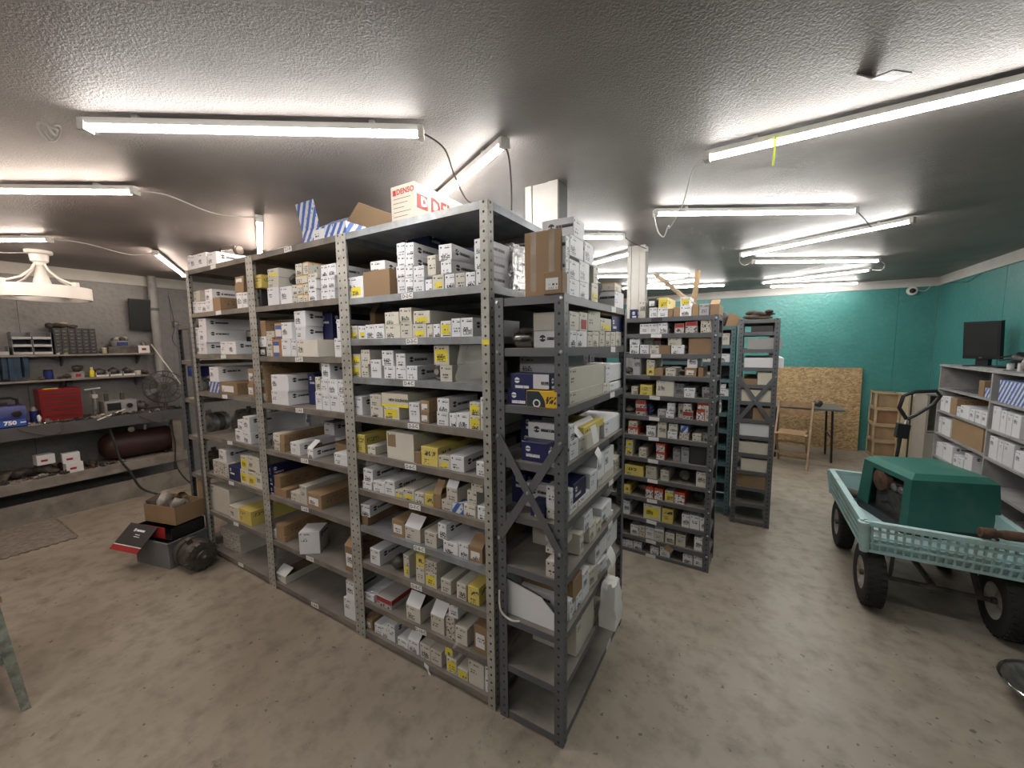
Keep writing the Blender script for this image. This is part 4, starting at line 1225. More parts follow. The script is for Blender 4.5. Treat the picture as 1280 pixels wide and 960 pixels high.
# wall shelves
def wall_shelf(z, y0, y1, label, depth=.2):
    t = thing('wall_shelf', label, 'shelf', (XL + depth / 2, (y0 + y1) / 2, z))
    h = (y1 - y0) / 2
    MB().box(-depth / 2, depth / 2, -h, h, -.018, 0).build('board', 'bench_board', t, smooth=False)
    for y_ in (-h * .9, -.0 + h * .35, h * .9):
        MB().prism([(-depth / 2 + .002, -.018), (depth / 2 - .03, -.018), (-depth / 2 + .002, -.13)], y_ - .008, y_ + .008).build('bracket', 'dark_steel', t, smooth=False)
    return t
wall_shelf(1.60, -1.7, .50, 'upper wall shelf holding the black drawer organiser')
wall_shelf(1.345, -1.7, .47, 'lower wall shelf above the red tool chest')
tag(MB().box(XL, XL + .035, -.20, -.15, .93, 1.326).build('shelf_upright', 'bench_grey', smooth=False), 'grey upright between the wall shelves and the bench', 'upright')

# drawer organiser
t = thing('drawer_organiser', 'black drawer organiser cabinet with small clear drawers on the upper wall shelf', 'organiser', (XL + .10, -.12, 1.60))
MB().box(-.075, .065, -.155, .155, 0, .27).build('cabinet', 'black_plastic', t, smooth=False)
mt('drawer_smoke', (0.045, 0.043, 0.041), 0.35, amt=0.1)
dm = MB().box(0, .012, -.0235, .0235, 0, .030).mesh('drawer_smoke', False)
hm = MB().box(.012, .017, -.010, .010, .004, .010).mesh('junk_light', False)
for r_ in range(7):
    for c_ in range(6):
        d_ = place('drawer', dm, t, (.065, -.1265 + c_ * .0505, .014 + r_ * .036))
        place('drawer_lip', hm, d_)
# stacked open bins
t = thing('bin_rack', 'pale stack of open fronted parts bins on the upper wall shelf', 'bin rack', (XL + .10, -.42, 1.60))
for r_ in range(3):
    for c_ in range(2 if r_ < 3 else 1):
        y0_ = -.13 + c_ * .13
        z0_ = r_ * .075
        b = MB()
        b.box(-.08, .09, y0_ + .002, y0_ + .128, z0_ + .002, z0_ + .006)
        b.box(-.08, .09, y0_ + .002, y0_ + .006, z0_ + .006, z0_ + .073)
        b.box(-.08, .09, y0_ + .124, y0_ + .128, z0_ + .006, z0_ + .073)
        b.box(-.08, -.076, y0_ + .006, y0_ + .124, z0_ + .006, z0_ + .073)
        q = b.build('bin', 'grey_tote', t, smooth=False)
        MB().box(.085, .092, y0_ + .006, y0_ + .124, z0_ + .006, z0_ + .028).build('bin_front', 'bin_white', q, smooth=False)
t = thing('bin_tray', 'single low parts bin beside the bin stack on the upper wall shelf', 'bin', (XL + .10, -.64, 1.60))
b = MB().box(-.08, .08, -.07, .07, 0, .004).box(-.08, .08, -.07, -.066, .004, .085).box(-.08, .08, .066, .07, .004, .085).box(-.08, -.076, -.066, .066, .004, .085)
b.build('bin', 'grey_tote', t, smooth=False)
MB().box(.076, .083, -.066, .066, .004, .035).build('bin_front', 'bin_white', t, smooth=False)

def jar(loc, r, h, mat, label, lidmat=None, cat='jar'):
    t = thing('jar', label, cat, loc)
    MB().lathe([(r * .94, 0), (r, .004), (r, h * .82), (r * .9, h * .86)], 16).build('jar_body', mat, t)
    MB().lathe([(r * .94, h * .86), (r * .96, h), (r * .3, h)], 16).build('lid', lidmat or mat, t)
    return t
jar((XL + .15, -.20, 1.60), .022, .06, 'cream_enamel', 'cream jar in front of the black organiser', 'white_plastic')
jar((XL + .15, -.255, 1.60), .02, .045, 'white_plastic', 'small white jar beside the cream jar on the upper wall shelf')
jar((XL + .12, .10, 1.60), .024, .065, 'cream_enamel', 'pinkish cream jar right of the black organiser', 'white_plastic')
t = thing('parts_tub', 'white tub with blue label full of parts on the upper wall shelf', 'tub', (XL + .10, .24, 1.675))
MB().lathe([(.07, 0), (.085, .06), (.088, .065)], 20).build('tub_body', 'bin_white', t)
MB().box(.06, .088, -.045, .045, .012, .05).build('label', 'blue_plastic', t, smooth=False)
for i in range(6):
    a = i * 1.05
    o_ = blob('part', (.045 * math.cos(a), .045 * math.sin(a), .055), .032, 'junk_light' if i % 2 else 'junk', 70 + i, (1, 1, .8), 1, .6)
    o_.parent = t
t = thing('dark_tray', 'dark metal tray under the blue labelled tub', 'tray', (XL + .10, .24, 1.60))
MB().box(-.085, .085, -.12, .12, 0, .01).build('tray_base', 'raw_iron', t, smooth=False)
b = MB().box(-.085, -.08, -.12, .12, .01, .074).box(.08, .085, -.12, .12, .01, .074).box(-.08, .08, -.12, -.115, .01, .074).box(-.08, .08, .115, .12, .01, .074)
b.build('tray_wall', 'raw_iron', t, smooth=False)
t = thing('white_carton', 'small white carton at the end of the upper wall shelf', 'box', (XL + .13, .42, 1.60))
MB().box(-.05, .05, -.05, .05, 0, .085).build('carton_body', 'carton_white', t, smooth=False)
MB().box(.0505, .0512, -.02, .02, .03, .055).build('print_mark', 'red_print', t, smooth=False)
for i, (y_, s_) in enumerate(((.36, .03), (.45, .032))):
    o_ = blob('rag', (XL + .04, y_ + .02, 1.60), s_, 'junk_light', 80 + i, (.8, 1, 1.9), 2, .6)
    tag(o_, ['crumpled pale rag behind the small white carton', 'second crumpled rag at the end of the upper wall shelf'][i], 'rag')
t = thing('cap_pile', 'brown rumpled caps and rags lying on the black organiser', 'cap', (XL + .10, -.19, 1.87))
for i, (x_, y_, z_, s_, q_) in enumerate(((0, -.02, 0, .045, (1.2, 1.5, .55)), (.0, .07, 0, .035, (1.2, 1.2, .5)), (.01, -.09, -.005, .032, (1.1, 1.0, .7)), (.0, .0, .035, .03, (1.1, 1.6, .5)))):
    o_ = blob('rag', (x_, y_, z_), s_, 'burlap' if i != 3 else 'cream_enamel', 90 + i, q_, 2, .4)
    o_.parent = t
# hanging bundle of blue rags
t = thing('rag_bundle', 'dark blue rags and gloves hanging below the upper wall shelf', 'rags', (XL + .16, -.72, 1.34))
rr_ = random.Random(4)
for i in range(11):
    y_ = -.22 + i * .044
    h_ = rr_.uniform(.18, .25)
    b = MB()
    b.prism([(-.02 + rr_.uniform(-.01, .01), .25), (.022, .25), (.03, .25 - h_ * .5), (.015, .25 - h_), (-.012, .25 - h_ * .96), (-.025, .25 - h_ * .4)], 0, .036)
    b.build('rag', 'blue_rag', t, (0, y_, 0), (0, 0, rr_.uniform(-.4, .4)))
# items on the lower wall shelf
jar((XL + .11, -.33, 1.345), .035, .10, 'blue_plastic', 'navy can on the lower wall shelf', 'black_plastic', 'can')
t = thing('printed_tub', 'white tub with red print on the lower wall shelf', 'tub', (XL + .11, -.13, 1.345))
MB().lathe([(.055, 0), (.062, .06), (.066, .064)], 20).build('tub_body', 'bin_white', t)
MB().box(.052, .066, -.018, .018, .015, .045).build('red_mark', 'red_print', t, smooth=False)
o_ = blob('cloth', (0, 0, .055), .05, 'junk', 95, (1, 1, .7), 2, .5); o_.parent = t; o_.name = 'contents'
t = thing('yellow_bottle', 'small yellow bottle on the lower wall shelf', 'bottle', (XL + .13, -.02, 1.345))
MB().lathe([(.018, 0), (.02, .01), (.02, .065), (.009, .08), (.009, .095)], 14).build('bottle_body', 'yellow_sticker', t)
MB().lathe([(.011, .095), (.011, .108), (.004, .11)], 12).build('cap', 'white_plastic', t)
for i, y_ in enumerate((.05, .16, .27)):
    t = thing('open_bin', ['open parts bin nearest the yellow bottle', 'middle open parts bin on the lower wall shelf', 'open parts bin next to the white cup'][i], 'bin', (XL + .10, y_, 1.345), 0, 'open bins on the lower wall shelf')
    b = MB().box(-.08, .08, -.05, .05, 0, .004).box(-.08, .08, -.05, -.046, .004, .05).box(-.08, .08, .046, .05, .004, .05).box(-.08, -.076, -.046, .046, .004, .05)
    b.build('bin', 'bin_white', t, smooth=False)
    MB().box(.076, .083, -.046, .046, .004, .022).build('bin_front', 'white_plastic', t, smooth=False)
    o_ = blob('contents', (-.01, 0, .006), .042, 'raw_iron', 100 + i, (1.3, .8, 1), 1, .5); o_.parent = t
jar((XL + .12, .36, 1.345), .028, .06, 'white_plastic', 'white cup at the end of the lower wall shelf', 'raw_iron', 'cup')
o_ = blob('dark_hose', (XL + .09, .42, 1.345), .04, 'junk', 109, (1, 1.0, .6), 2, .4)
tag(o_, 'dark hose end beside the white cup', 'hose')
for i, (y_, s_) in enumerate(((-.26, .03), (-.21, .024), (-.38, .022))):
    o_ = blob('small_part', (XL + .14, y_, 1.345), s_, 'junk', 111 + i, (1, 1.3, .7), 1, .6)
    tag(o_, ['grimy fitting beside the navy can', 'small fitting between the can and the tub', 'tiny fitting on the far side of the navy can'][i], 'fitting')

# red tool chest
t = thing('tool_chest', 'red metal tool chest with drawers standing on the workbench', 'tool chest', (XL + .20, -.30, .93))
MB().box(-.11, .11, -.14, .14, 0, .30).build('chest_body', 'red_paint', t, smooth=False)
MB().box(-.112, .114, -.143, .143, .30, .325).build('lid', 'red_paint', t, smooth=False)
for i in range(5):
    q = MB().box(.11, .118, -.13, .13, .02 + i * .055, .068 + i * .055).build('drawer', 'red_paint', t, smooth=False)
    MB().box(.118, .126, -.12, .12, .06 + i * .055, .066 + i * .055).build('drawer_pull', 'raw_iron', q, smooth=False)
tag(MB().box(-.02, .02, -.05, .05, 0, .006).build('yellow_card', 'yellow_sticker', None, (XL + .28, -.36, 1.256), (0, 0, .1)), 'yellow card lying on the red tool chest lid', 'card')
o_ = blob('white_rag', (XL + .33, -.462, .93), .028, 'paper', 121, (.5, .5, 1.6), 2, .5)
tag(o_, 'white rag hanging beside the red tool chest', 'rag')
# jump starter
t = thing('jump_starter', 'blue portable jump starter marked 750 on the workbench', 'jump starter', (XL + .30, -.70, .93))
MB().prism([(-.13, 0), (.13, 0), (.14, .03), (.14, .16), (.11, .20), (-.11, .20), (-.13, .16)], -.15, .15, Matrix.Identity(4)).build('case', 'blue_plastic', t)
MB().box(.141, .146, -.14, .14, .012, .075).build('front_band', 'blue_ink', t, smooth=False)
b = MB(); join_text(b, '750', .05, Matrix.Translation((.1475, .045, .045)) @ facing((0, 0, 0), (0, 1, 0)), 0, .0025)
b.build('number', 'white_ink', t, smooth=False)
b = MB(); b.box(.146, .1475, .105, .14, .040, .050); b.build('small_print', 'white_ink', t, smooth=False)
MB().box(-.03, .05, -.10, .06, .20, .225).build('control_panel', 'black_plastic', t, smooth=False)
MB().tube([(0, -.12, .19), (0, -.12, .25), (0, -.08, .27), (0, .08, .27), (0, .12, .25), (0, .12, .19)], .012, 8).build('handle', 'black_plastic', t)
MB().lathe([(.03, 0), (.03, .012), (.02, .016)], 16, Matrix.Translation((.141, .09, .13)) @ RY90).build('dial', 'black_plastic', t)
t = thing('blue_canister', 'blue and grey spray can between the jump starter and the tool chest', 'can', (XL + .24, -.475, .93))
MB().lathe([(.03, 0), (.032, .01), (.032, .12)], 16).build('can_body', 'blue_plastic', t)
MB().lathe([(.032, .12), (.022, .14), (.014, .16)], 16).build('can_top', 'cast_alu', t)
# small arbor press
t = thing('arbor_press', 'small pale arbor press standing right of the red tool chest', 'press', (XL + .26, -.06, .93))
MB().box(-.06, .06, -.04, .04, 0, .025).build('press_base', 'raw_iron', t, smooth=False)
MB().cyl((0, 0, .025), (0, 0, .29), .012, .012, 12).build('press_column', 'cast_alu', t)
MB().box(-.015, .07, -.02, .02, .2, .24).build('press_head', 'white_paint', t, smooth=False)
MB().cyl((.05, 0, .08), (.05, 0, .27), .008, .008, 10).build('ram', 'bolt_steel', t)
MB().cyl((.0, -.06, .29), (.0, .06, .30), .008, .008, 10).build('lever', 'white_paint', t)
# battery tester / grinder
t = thing('bench_charger', 'grey bench tester box with dark front on the workbench', 'bench tester', (XL + .24, .13, .93))
MB().box(-.10, .10, -.13, .13, 0, .15).build('case', 'counter_grey', t, smooth=False)
MB().box(.10, .106, -.11, .0, .05, .13).build('dark_panel', 'black_plastic', t, smooth=False)
MB().lathe([(.025, 0), (.025, .015)], 14, Matrix.Translation((.10, .07, .09)) @ RY90).build('knob', 'black_plastic', t)
for s_ in (-.1, .03):
    MB().box(-.02, .01, s_, s_ + .03, .15, .23).build('clamp', 'raw_iron', t, smooth=False)
o_ = blob('shop_towel', (XL + .27, .02, .935), .03, 'cream_enamel', 131, (1, 1.2, .45), 2, .4)
o_.location.x = XL + .30; o_.location.y = -.02; o_.location.z = .93
tag(o_, 'yellowish folded shop towel on the workbench', 'towel')
# fan
t = thing('cage_fan', 'large round wire cage fan standing at the end of the workbench', 'fan', (XL + .30, .53, .93), -.35)
C0 = Matrix.Translation((0, 0, .26)) @ RY90
R_ = .19
for k_, (rr2, x_) in enumerate(((R_, -.035), (R_, .035), (R_ * .66, .06), (R_ * .33, .07), (R_ * .66, -.06))):
    ring = [C0 @ Vector((rr2 * math.cos(2 * PI * i / 28), rr2 * math.sin(2 * PI * i / 28), x_)) for i in range(29)]
    MB().tube(ring, .0045, 5).build('cage_ring', 'raw_iron', t)
b = MB()
for i in range(20):
    a = 2 * PI * i / 20
    c_, s_ = math.cos(a), math.sin(a)
    b.tube([C0 @ Vector((r_ * c_, r_ * s_, z_)) for r_, z_ in ((.035, .072), (R_ * .5, .068), (R_, .035), (R_, -.035), (R_ * .5, -.066), (.04, -.07))], .0022, 4)
o_ = b.build('cage_spokes', 'raw_iron', t); o_['kind'] = 'stuff'
for i in range(4):
    M = C0 @ Matrix.Rotation(i * PI / 2 + .4, 4, 'Z') @ Matrix.Rotation(.5, 4, 'X')
    MB().prism([(.03, 0), (.16, .05), (.165, -.03), (.05, -.03)], -.001, .001, M @ Matrix.Rotation(PI / 2, 4, 'X')).build('blade', 'grey_tote', t)
MB().cyl(C0 @ Vector((0, 0, -.09)), C0 @ Vector((0, 0, .03)), .035, .03, 16).build('motor', 'raw_iron', t)
MB().cyl((0, 0, .0), (0, 0, .08), .02, .02, 12).build('stand', 'raw_iron', t)
MB().lathe([(.10, 0), (.10, .01), (.03, .02)], 20).build('foot', 'raw_iron', t)
tag(MB().cyl((XL + .24, .47, 1.70), (XL + .40, .66, 1.22), .007, .007, 8).build('pale_rod', 'white_paint'), 'thin white rod leaning across the wall shelf end to the cage fan', 'rod')
tag(MB().cyl((-4.97, .145, .985), (-4.86, -.10, .915), .008, .008, 10).build('light_wand', 'white_plastic'), 'bright white stick resting across the workbench edge', 'stick')
# loose parts on the bench
def scrap(seed, loc, s):
    """one loose machine part: pulley, stub shaft, bracket, brush holder or casting"""
    rr = random.Random(seed)
    k = seed % 5
    b = MB()
    Rz = Matrix.Rotation(rr.uniform(0, 6), 4, 'Z')
    if k == 0:
        b.lathe([(s * .3, 0), (s, 0), (s * .8, s * .25), (s, s * .5), (s * .4, s * .55), (s * .25, s * .8)], 16)
    elif k == 1:
        M = Rz @ Matrix.Translation((0, 0, s * .55)) @ Matrix.Rotation(PI / 2, 4, 'Y')
        b.lathe([(s * .3, -s * 1.3), (s * .3, -s * .6), (s * .55, -s * .55), (s * .55, s * .6), (s * .22, s * .65), (s * .22, s * 1.5)], 14, M)
    elif k == 2:
        b.box(-s, s, -s * .5, s * .5, 0, s * .25, 0, Rz)
        b.box(-s, -s * .75, -s * .5, s * .5, s * .25, s * 1.3, 0, Rz)
        b.cyl(Rz @ Vector((s * .3, 0, s * .25)), Rz @ Vector((s * .3, 0, s * .7)), s * .3, s * .25, 10)
    elif k == 3:
        ring = [Rz @ Vector((s * math.cos(2 * PI * i / 20), s * .9 * math.sin(2 * PI * i / 20), s * .2 + s * .1 * math.sin(i * 1.9))) for i in range(21)]
        b.tube(ring, s * .13, 6)
        b.cyl(Rz @ Vector((-s * .3, 0, 0)), Rz @ Vector((-s * .2, 0, s * .9)), s * .35, s * .3, 10)
    else:
        b.box(-s * .9, s * .9, -s * .6, s * .6, 0, s * .7, 0, Rz)
        b.cyl(Rz @ Vector((0, -s * .8, s * .4)), Rz @ Vector((0, s * .8, s * .4)), s * .3, s * .3, 10)
        b.cyl(Rz @ Vector((s * .4, 0, s * .7)), Rz @ Vector((s * .4, 0, s * 1.2)), s * .2, s * .15, 8)
    m_ = ['cast_alu', 'raw_iron', 'rust', 'wire', 'raw_iron', 'junk_light', 'chrome'][(seed // 5) % 7]
    return b.build('bench_part', m_, None, loc)
rr_ = random.Random(17)
PARTW = ['pulley', 'stub shaft', 'angle bracket', 'wire ring', 'brush holder']
for i in range(34):
    y_ = -.54 + i * .0345 + rr_.uniform(-.008, .008)
    x_ = XL + (.445 if i % 2 else .385) + rr_.uniform(-.012, .012)
    if -.12 < y_ < .28 and i % 2 == 0: x_ = XL + .395
    s_ = rr_.uniform(.022, .036)
    o_ = scrap(200 + i * 3, (x_, y_, .93), s_)
    nth = ORD[i + 1] if i < 16 else ['seventeenth', 'eighteenth', 'nineteenth', 'twentieth', 'twenty-first', 'twenty-second', 'twenty-third', 'twenty-fourth', 'twenty-fifth', 'twenty-sixth', 'twenty-seventh', 'twenty-eighth', 'twenty-ninth', 'thirtieth', 'thirty-first', 'thirty-second', 'thirty-third', 'thirty-fourth'][i - 16]
    tag(o_, 'loose ' + PARTW[(200 + i * 3) % 5] + ' on the workbench edge, ' + nth + ' from the jump starter', 'machine part', 'loose parts along the workbench edge')
alternator((XL + .22, .32, .93), 1.2, .055, 'dark alternator core lying beside the cage fan', group='used alternators', dark=True)
# under the bench
t = thing('air_tank', 'dark maroon compressor tank lying on the bench lower shelf', 'tank', (XL + .24, .28, .41))
C0 = Matrix.Translation((0, 0, .16)) @ Matrix.Rotation(PI / 2, 4, 'X')
MB().lathe([(0.0, -.34), (.08, -.33), (.13, -.30), (.15, -.25), (.15, .25), (.13, .30), (.08, .33), (0, .34)], 28, C0).build('tank_shell', 'tank_maroon', t)
for s_ in (-.2, .2):
    MB().box(-.11, .11, s_ - .015, s_ + .015, 0, .03).build('foot', 'tank_maroon', t, smooth=False)
MB().cyl((0.02, .05, .30), (.02, .05, .36), .02, .02, 12).build('valve', 'bolt_steel', t)
MB().lathe([(.03, 0), (.03, .02)], 16, Matrix.Translation((.05, -.08, .33)) @ RY90).build('gauge', 'chrome', t)
for i, (y_, z_, x_) in enumerate(((-.29, .41, .40), (-.30, .508, .39), (-.47, .53, .36))):
    t = thing('white_carton', ['lower white carton of the pair on the bench lower shelf', 'upper white carton of the pair on the bench lower shelf', 'single white carton propped on grimy parts under the bench'][i], 'box', (XL + x_, y_, z_), [.05, -.06, .12][i])
    MB().box(-.05, .05, -.06, .06, 0, .096).build('carton_body', 'carton_white', t, smooth=False)
    MB().box(.0502, .0508, -.035, .01, .03, .05).build('print_mark', 'red_print', t, smooth=False)
for i, (y_, s_, x_) in enumerate(((-.76, .07, .28), (-.60, .065, .28), (-.45, .075, .30), (-.93, .075, .28), (-.33, .04, .22), (-.155, .05, .30))):
    o_ = blob('grimy_part', (XL + x_, y_, .41), s_, 'junk', 300 + i, (1, 1.2, .75), 3, .6)
    tag(o_, ['large grimy casting under the jump starter', 'grimy casting beside the propped carton', 'grimy casting under the propped white carton', 'rusty casting farthest along the bench lower shelf', 'small grimy casting behind the paired cartons', 'purple-brown pump between the cartons and the tank'][i], 'casting')
for i in range(12):
    y_ = -.90 + i * .077 + (.12 if i > 7 else 0)
    o_ = scrap(331 + i * 4, (XL + (.44 if i % 2 else .41), y_, .41), .028 + .012 * ((i * 7) % 3) / 2)
    o_.name = 'shelf_part'
    tag(o_, 'loose ' + PARTW[(331 + i * 4) % 5] + ' on the bench lower shelf edge, ' + ORD[12 - i] + ' from the compressor tank', 'machine part', 'loose parts on the bench lower shelf')
cord('black_hose', [(-4.94, .0, .80), (-4.90, .02, .62), (-4.86, .04, .45), (-4.83, .10, .30), (-4.80, .16, .12), (-4.72, .26, .03), (-4.55, .36, .012)], 'dark hose hanging from the workbench to the floor', 'wire', .012)
cord('black_hose', [(-4.92, .50, .78), (-4.86, .52, .55), (-4.84, .50, .30), (-4.80, .55, .12), (-4.76, .62, .014)], 'thin dark hose at the end of the workbench', 'wire', .008)
cord('bench_wire', [(-4.90, -.62, .935), (-4.872, -.60, .90), (-4.868, -.45, .83), (-4.868, -.36, .85), (-4.88, -.34, .935)], 'brown wire sagging over the workbench front near the jump starter', 'wire_brown', .005)
cord('bench_wire', [(-4.90, .22, .935), (-4.868, .26, .88), (-4.865, .40, .80), (-4.868, .44, .88), (-4.90, .42, .935)], 'brown wire sagging over the workbench front near the fan', 'wire_brown', .005)
# wall screen, pipe, dark cover
t = thing('wall_screen', 'black flat screen mounted on the grey wall', 'screen', (XL + .06, .46, 1.87))
MB().box(-.02, .02, -.11, .13, 0, .36, 0, Matrix.Rotation(.12, 4, 'Y')).build('screen_case', 'black_plastic', t, smooth=False)
MB().box(.0205, .022, -.10, .12, .012, .348, 0, Matrix.Rotation(.12, 4, 'Y')).build('screen_glass', 'screen', t, smooth=False)
MB().box(-.058, -.012, -.03, .05, .12, .22).build('wall_bracket', 'dark_steel', t, smooth=False)
t = thing('grey_pipe', 'grey round duct pipe running down the grey wall', 'pipe', (XL + .10, .575, .0))
MB().cyl((0, 0, .94), (0, 0, ZC - .001), .042, .042, 20).build('pipe', 'counter_grey', t)
for z_ in (1.3, 2.1):
    MB().lathe([(.043, z_), (.047, z_ + .004), (.047, z_ + .03), (.043, z_ + .034)], 20).build('pipe_band', 'dark_steel', t)
    MB().box(-.098, -.04, -.02, .02, z_, z_ + .03).build('strap', 'dark_steel', t, smooth=False)
cord('wall_wire', [(XL + .02, .75, 2.3), (XL + .03, .78, 1.95), (XL + .05, .74, 1.75), (XL + .07, .82, 1.6)], 'thin cable on the grey wall beside the pipe', 'wire', .003)
t = thing('wall_socket', 'small dark junction box on the grey wall beside the pipe', 'junction box', (XL + .012, .80, 1.95))
MB().box(-.011, .012, -.03, .03, -.04, .04).build('socket_box', 'dark_steel', t, smooth=False)
MB().box(.012, .015, -.018, .018, -.025, .025).build('cover_plate', 'counter_grey', t, smooth=False)

# drum fan on the ceiling
t = thing('drum_fan', 'white drum shaped fan hanging from the ceiling over the workbench', 'fan', (-4.45, -.43, 2.08))
Rf = .30
MB().lathe([(.085, .43), (.085, .405), (.06, .395), (.055, .34), (.04, .33), (.035, .30)], 24).build('canopy', 'white_plastic', t)
MB().box(-.05, .05, -.06, .06, .405, .425).build('mount_box', 'white_plastic', t, smooth=False)
MB().lathe([(.02, .31), (.035, .24), (.055, .16), (.055, .10), (.03, .08)], 20).build('motor', 'white_plastic', t)
MB().lathe([(Rf, .015), (Rf, .12), (Rf - .012, .12), (Rf - .02, .015), (Rf, .015)], 40).build('drum_ring', 'white_plastic', t)
for i in range(4):
    a = i * PI / 2 + .55
    c_, s_ = math.cos(a), math.sin(a)
    MB().tube([(r_ * c_, r_ * s_, z_) for r_, z_ in ((.04, .315), (.07, .26), (.15, .19), (.24, .150), (Rf - .01, .135))], .009, 8).build('arm', 'white_plastic', t)
    MB().box(-.02, .02, -.014, .014, .118, .155, 0, Matrix.Rotation(a, 4, 'Z') @ Matrix.Translation((Rf - .012, 0, 0))).build('arm_clip', 'white_plastic', t, smooth=False)
for i in range(5):
    M = Matrix.Rotation(i * 2 * PI / 5, 4, 'Z') @ Matrix.Translation((0, 0, .06)) @ Matrix.Rotation(.3, 4, 'X')
    MB().box(.03, Rf - .03, -.045, .045, -.002, .002, 0, M).build('blade', 'grey_tote', t, smooth=False)
cord('power_cord', [(-4.52, -.47, 2.495), (-4.55, -.65, 2.47), (-4.6, -.9, 2.48), (-4.65, -1.1, 2.475)], 'white cord from the drum fan to the strip light')

# ---------------------------------------------------------------- floor objects on the left
t = thing('grey_tote', 'low grey plastic tote on the floor beside the tall rack far bay', 'tote', (-2.95, -.175, 0), .22)
b = MB().box(-.19, .19, -.14, .14, 0, .006).box(-.19, .19, -.14, -.134, .006, .20).box(-.19, .19, .134, .14, .006, .20).box(-.19, -.184, -.134, .134, .006, .20).box(.184, .19, -.134, .134, .006, .20)
b.build('tote_body', 'grey_tote', t, smooth=False)
b = MB().box(-.2, .2, -.15, -.139, .19, .205).box(-.2, .2, .139, .15, .19, .205).box(-.2, -.189, -.139, .139, .19, .205).box(.189, .2, -.139, .139, .19, .205)
b.build('rim', 'grey_tote', t, smooth=False)
carton('box_black', (0.035, 0.032, 0.032), ink=(.6, .6, .6), mode='none')
t = thing('black_red_carton', 'black carton with red edge and open flap lying on the grey tote', 'box', (-2.97, -.175, .206), .25)
uvbox(MB(), -.17, .19, -.11, .13, 0, .004).build('base', 'black_plastic', t, smooth=False)
uvbox(MB(), -.17, .19, .126, .13, .004, .09).build('back_wall', 'black_plastic', t, smooth=False)
uvbox(MB(), .186, .19, -.11, .126, .004, .09).build('side_wall', 'black_plastic', t, smooth=False)
uvbox(MB(), -.17, -.166, -.11, .126, .004, .09).build('side_wall', 'black_plastic', t, smooth=False)
Mf = Matrix.Translation((-.0, -.112, .09)) @ Matrix.Rotation(PI + .75, 4, 'X')
f_ = MB().box(-.25, .05, 0, .20, 0, .003, 0, Mf).build('flap', 'box_black', t, smooth=False)
MB().box(-.25, .05, .165, .203, -.001, .004, 0, Mf).build('red_edge', 'red_print', t, smooth=False)
MB().box(-.25, .05, .158, .164, -.001, .004, 0, Mf).build('white_line', 'white_ink', t, smooth=False)
b = MB()
for i_, (x_, y_, w_, h_) in enumerate(((-.155, .035, .022, .022), (-.125, .04, .085, .014), (-.11, .075, .05, .005), (-.11, .09, .06, .005))):
    b.box(x_, x_ + w_, y_, y_ + h_, .0031, .0038, 0, Mf) if i_ else b.box(x_, x_ + w_, y_, y_ + h_, -.0012, -.0003, 0, Mf)
    b.box(x_, x_ + w_, y_, y_ + h_, -.0012, -.0003, 0, Mf)
b.build('print', 'white_ink', t, smooth=False)
uvbox(MB(), -.10, .12, -.112, -.108, .004, .09).build('front_wall', 'red_print', t, smooth=False)
t = thing('parts_carton', 'open brown carton of scrap parts perched on the black carton', 'box', (-2.98, -.13, .30), .25)
b = MB().box(-.17, .17, -.11, .11, 0, .004).box(-.17, .17, -.11, -.106, .004, .14).box(-.17, .17, .106, .11, .004, .14).box(-.17, -.166, -.106, .106, .004, .14).box(.166, .17, -.106, .106, .004, .14)
b.build('carton_body', 'cardboard', t, smooth=False)
for i in range(9):
    o_ = blob('scrap_part', (-.10 + .065 * (i % 4), -.05 + .05 * (i // 4), .075), .05, 'junk_light' if i % 2 else 'junk', 400 + i, (1.2, .8, 1), 1, .8)
    o_.parent = t
for i, (x_, y_) in enumerate(((-.06, -.03), (.05, .03))):
    M = Matrix.Translation((x_, y_, .16)) @ Matrix.Rotation(.7, 4, 'X') @ Matrix.Rotation(.4 * i, 4, 'Y')
    MB().lathe([(.034, -.03), (.036, -.03), (.036, .03), (.034, .03), (.034, -.03)], 18, M).build('pulley_ring', 'chrome', t)
alternator((-2.60, -.15, 0), .05, .112, 'large worn alternator lying on the concrete floor by the tote', group='used alternators', dark=True)
# interlocking foam mat with toothed edge
t = thing('foam_mat', 'grey interlocking foam mat on the floor before the workbench', 'mat', (-4.36, -1.0, 0))
poly = [(-.51, -.55)]
for i in range(0, 40):
    x_ = .27 + (.016 if i % 2 else 0)
    poly += [(x_, -.55 + i * .02675), (x_, -.55 + (i + 1) * .02675)]
ytop = -.55 + 40 * .02675
for i in range(0, 28):
    y_ = ytop + (.016 if i % 2 else 0)
    poly += [(.27 - i * .02785, y_), (.27 - (i + 1) * .02785, y_)]
b = MB()
k = b.add([(x_, y_, z_) for z_ in (0.0005, .011) for x_, y_ in poly])
n_ = len(poly)
b.face(range(k + n_, k + 2 * n_)); b.face(list(range(k, k + n_))[::-1])
for i in range(n_):
    j = (i + 1) % n_
    b.face((k + i, k + j, k + n_ + j, k + n_ + i))
b.build('mat_sheet', 'mat_foam', t, smooth=False)
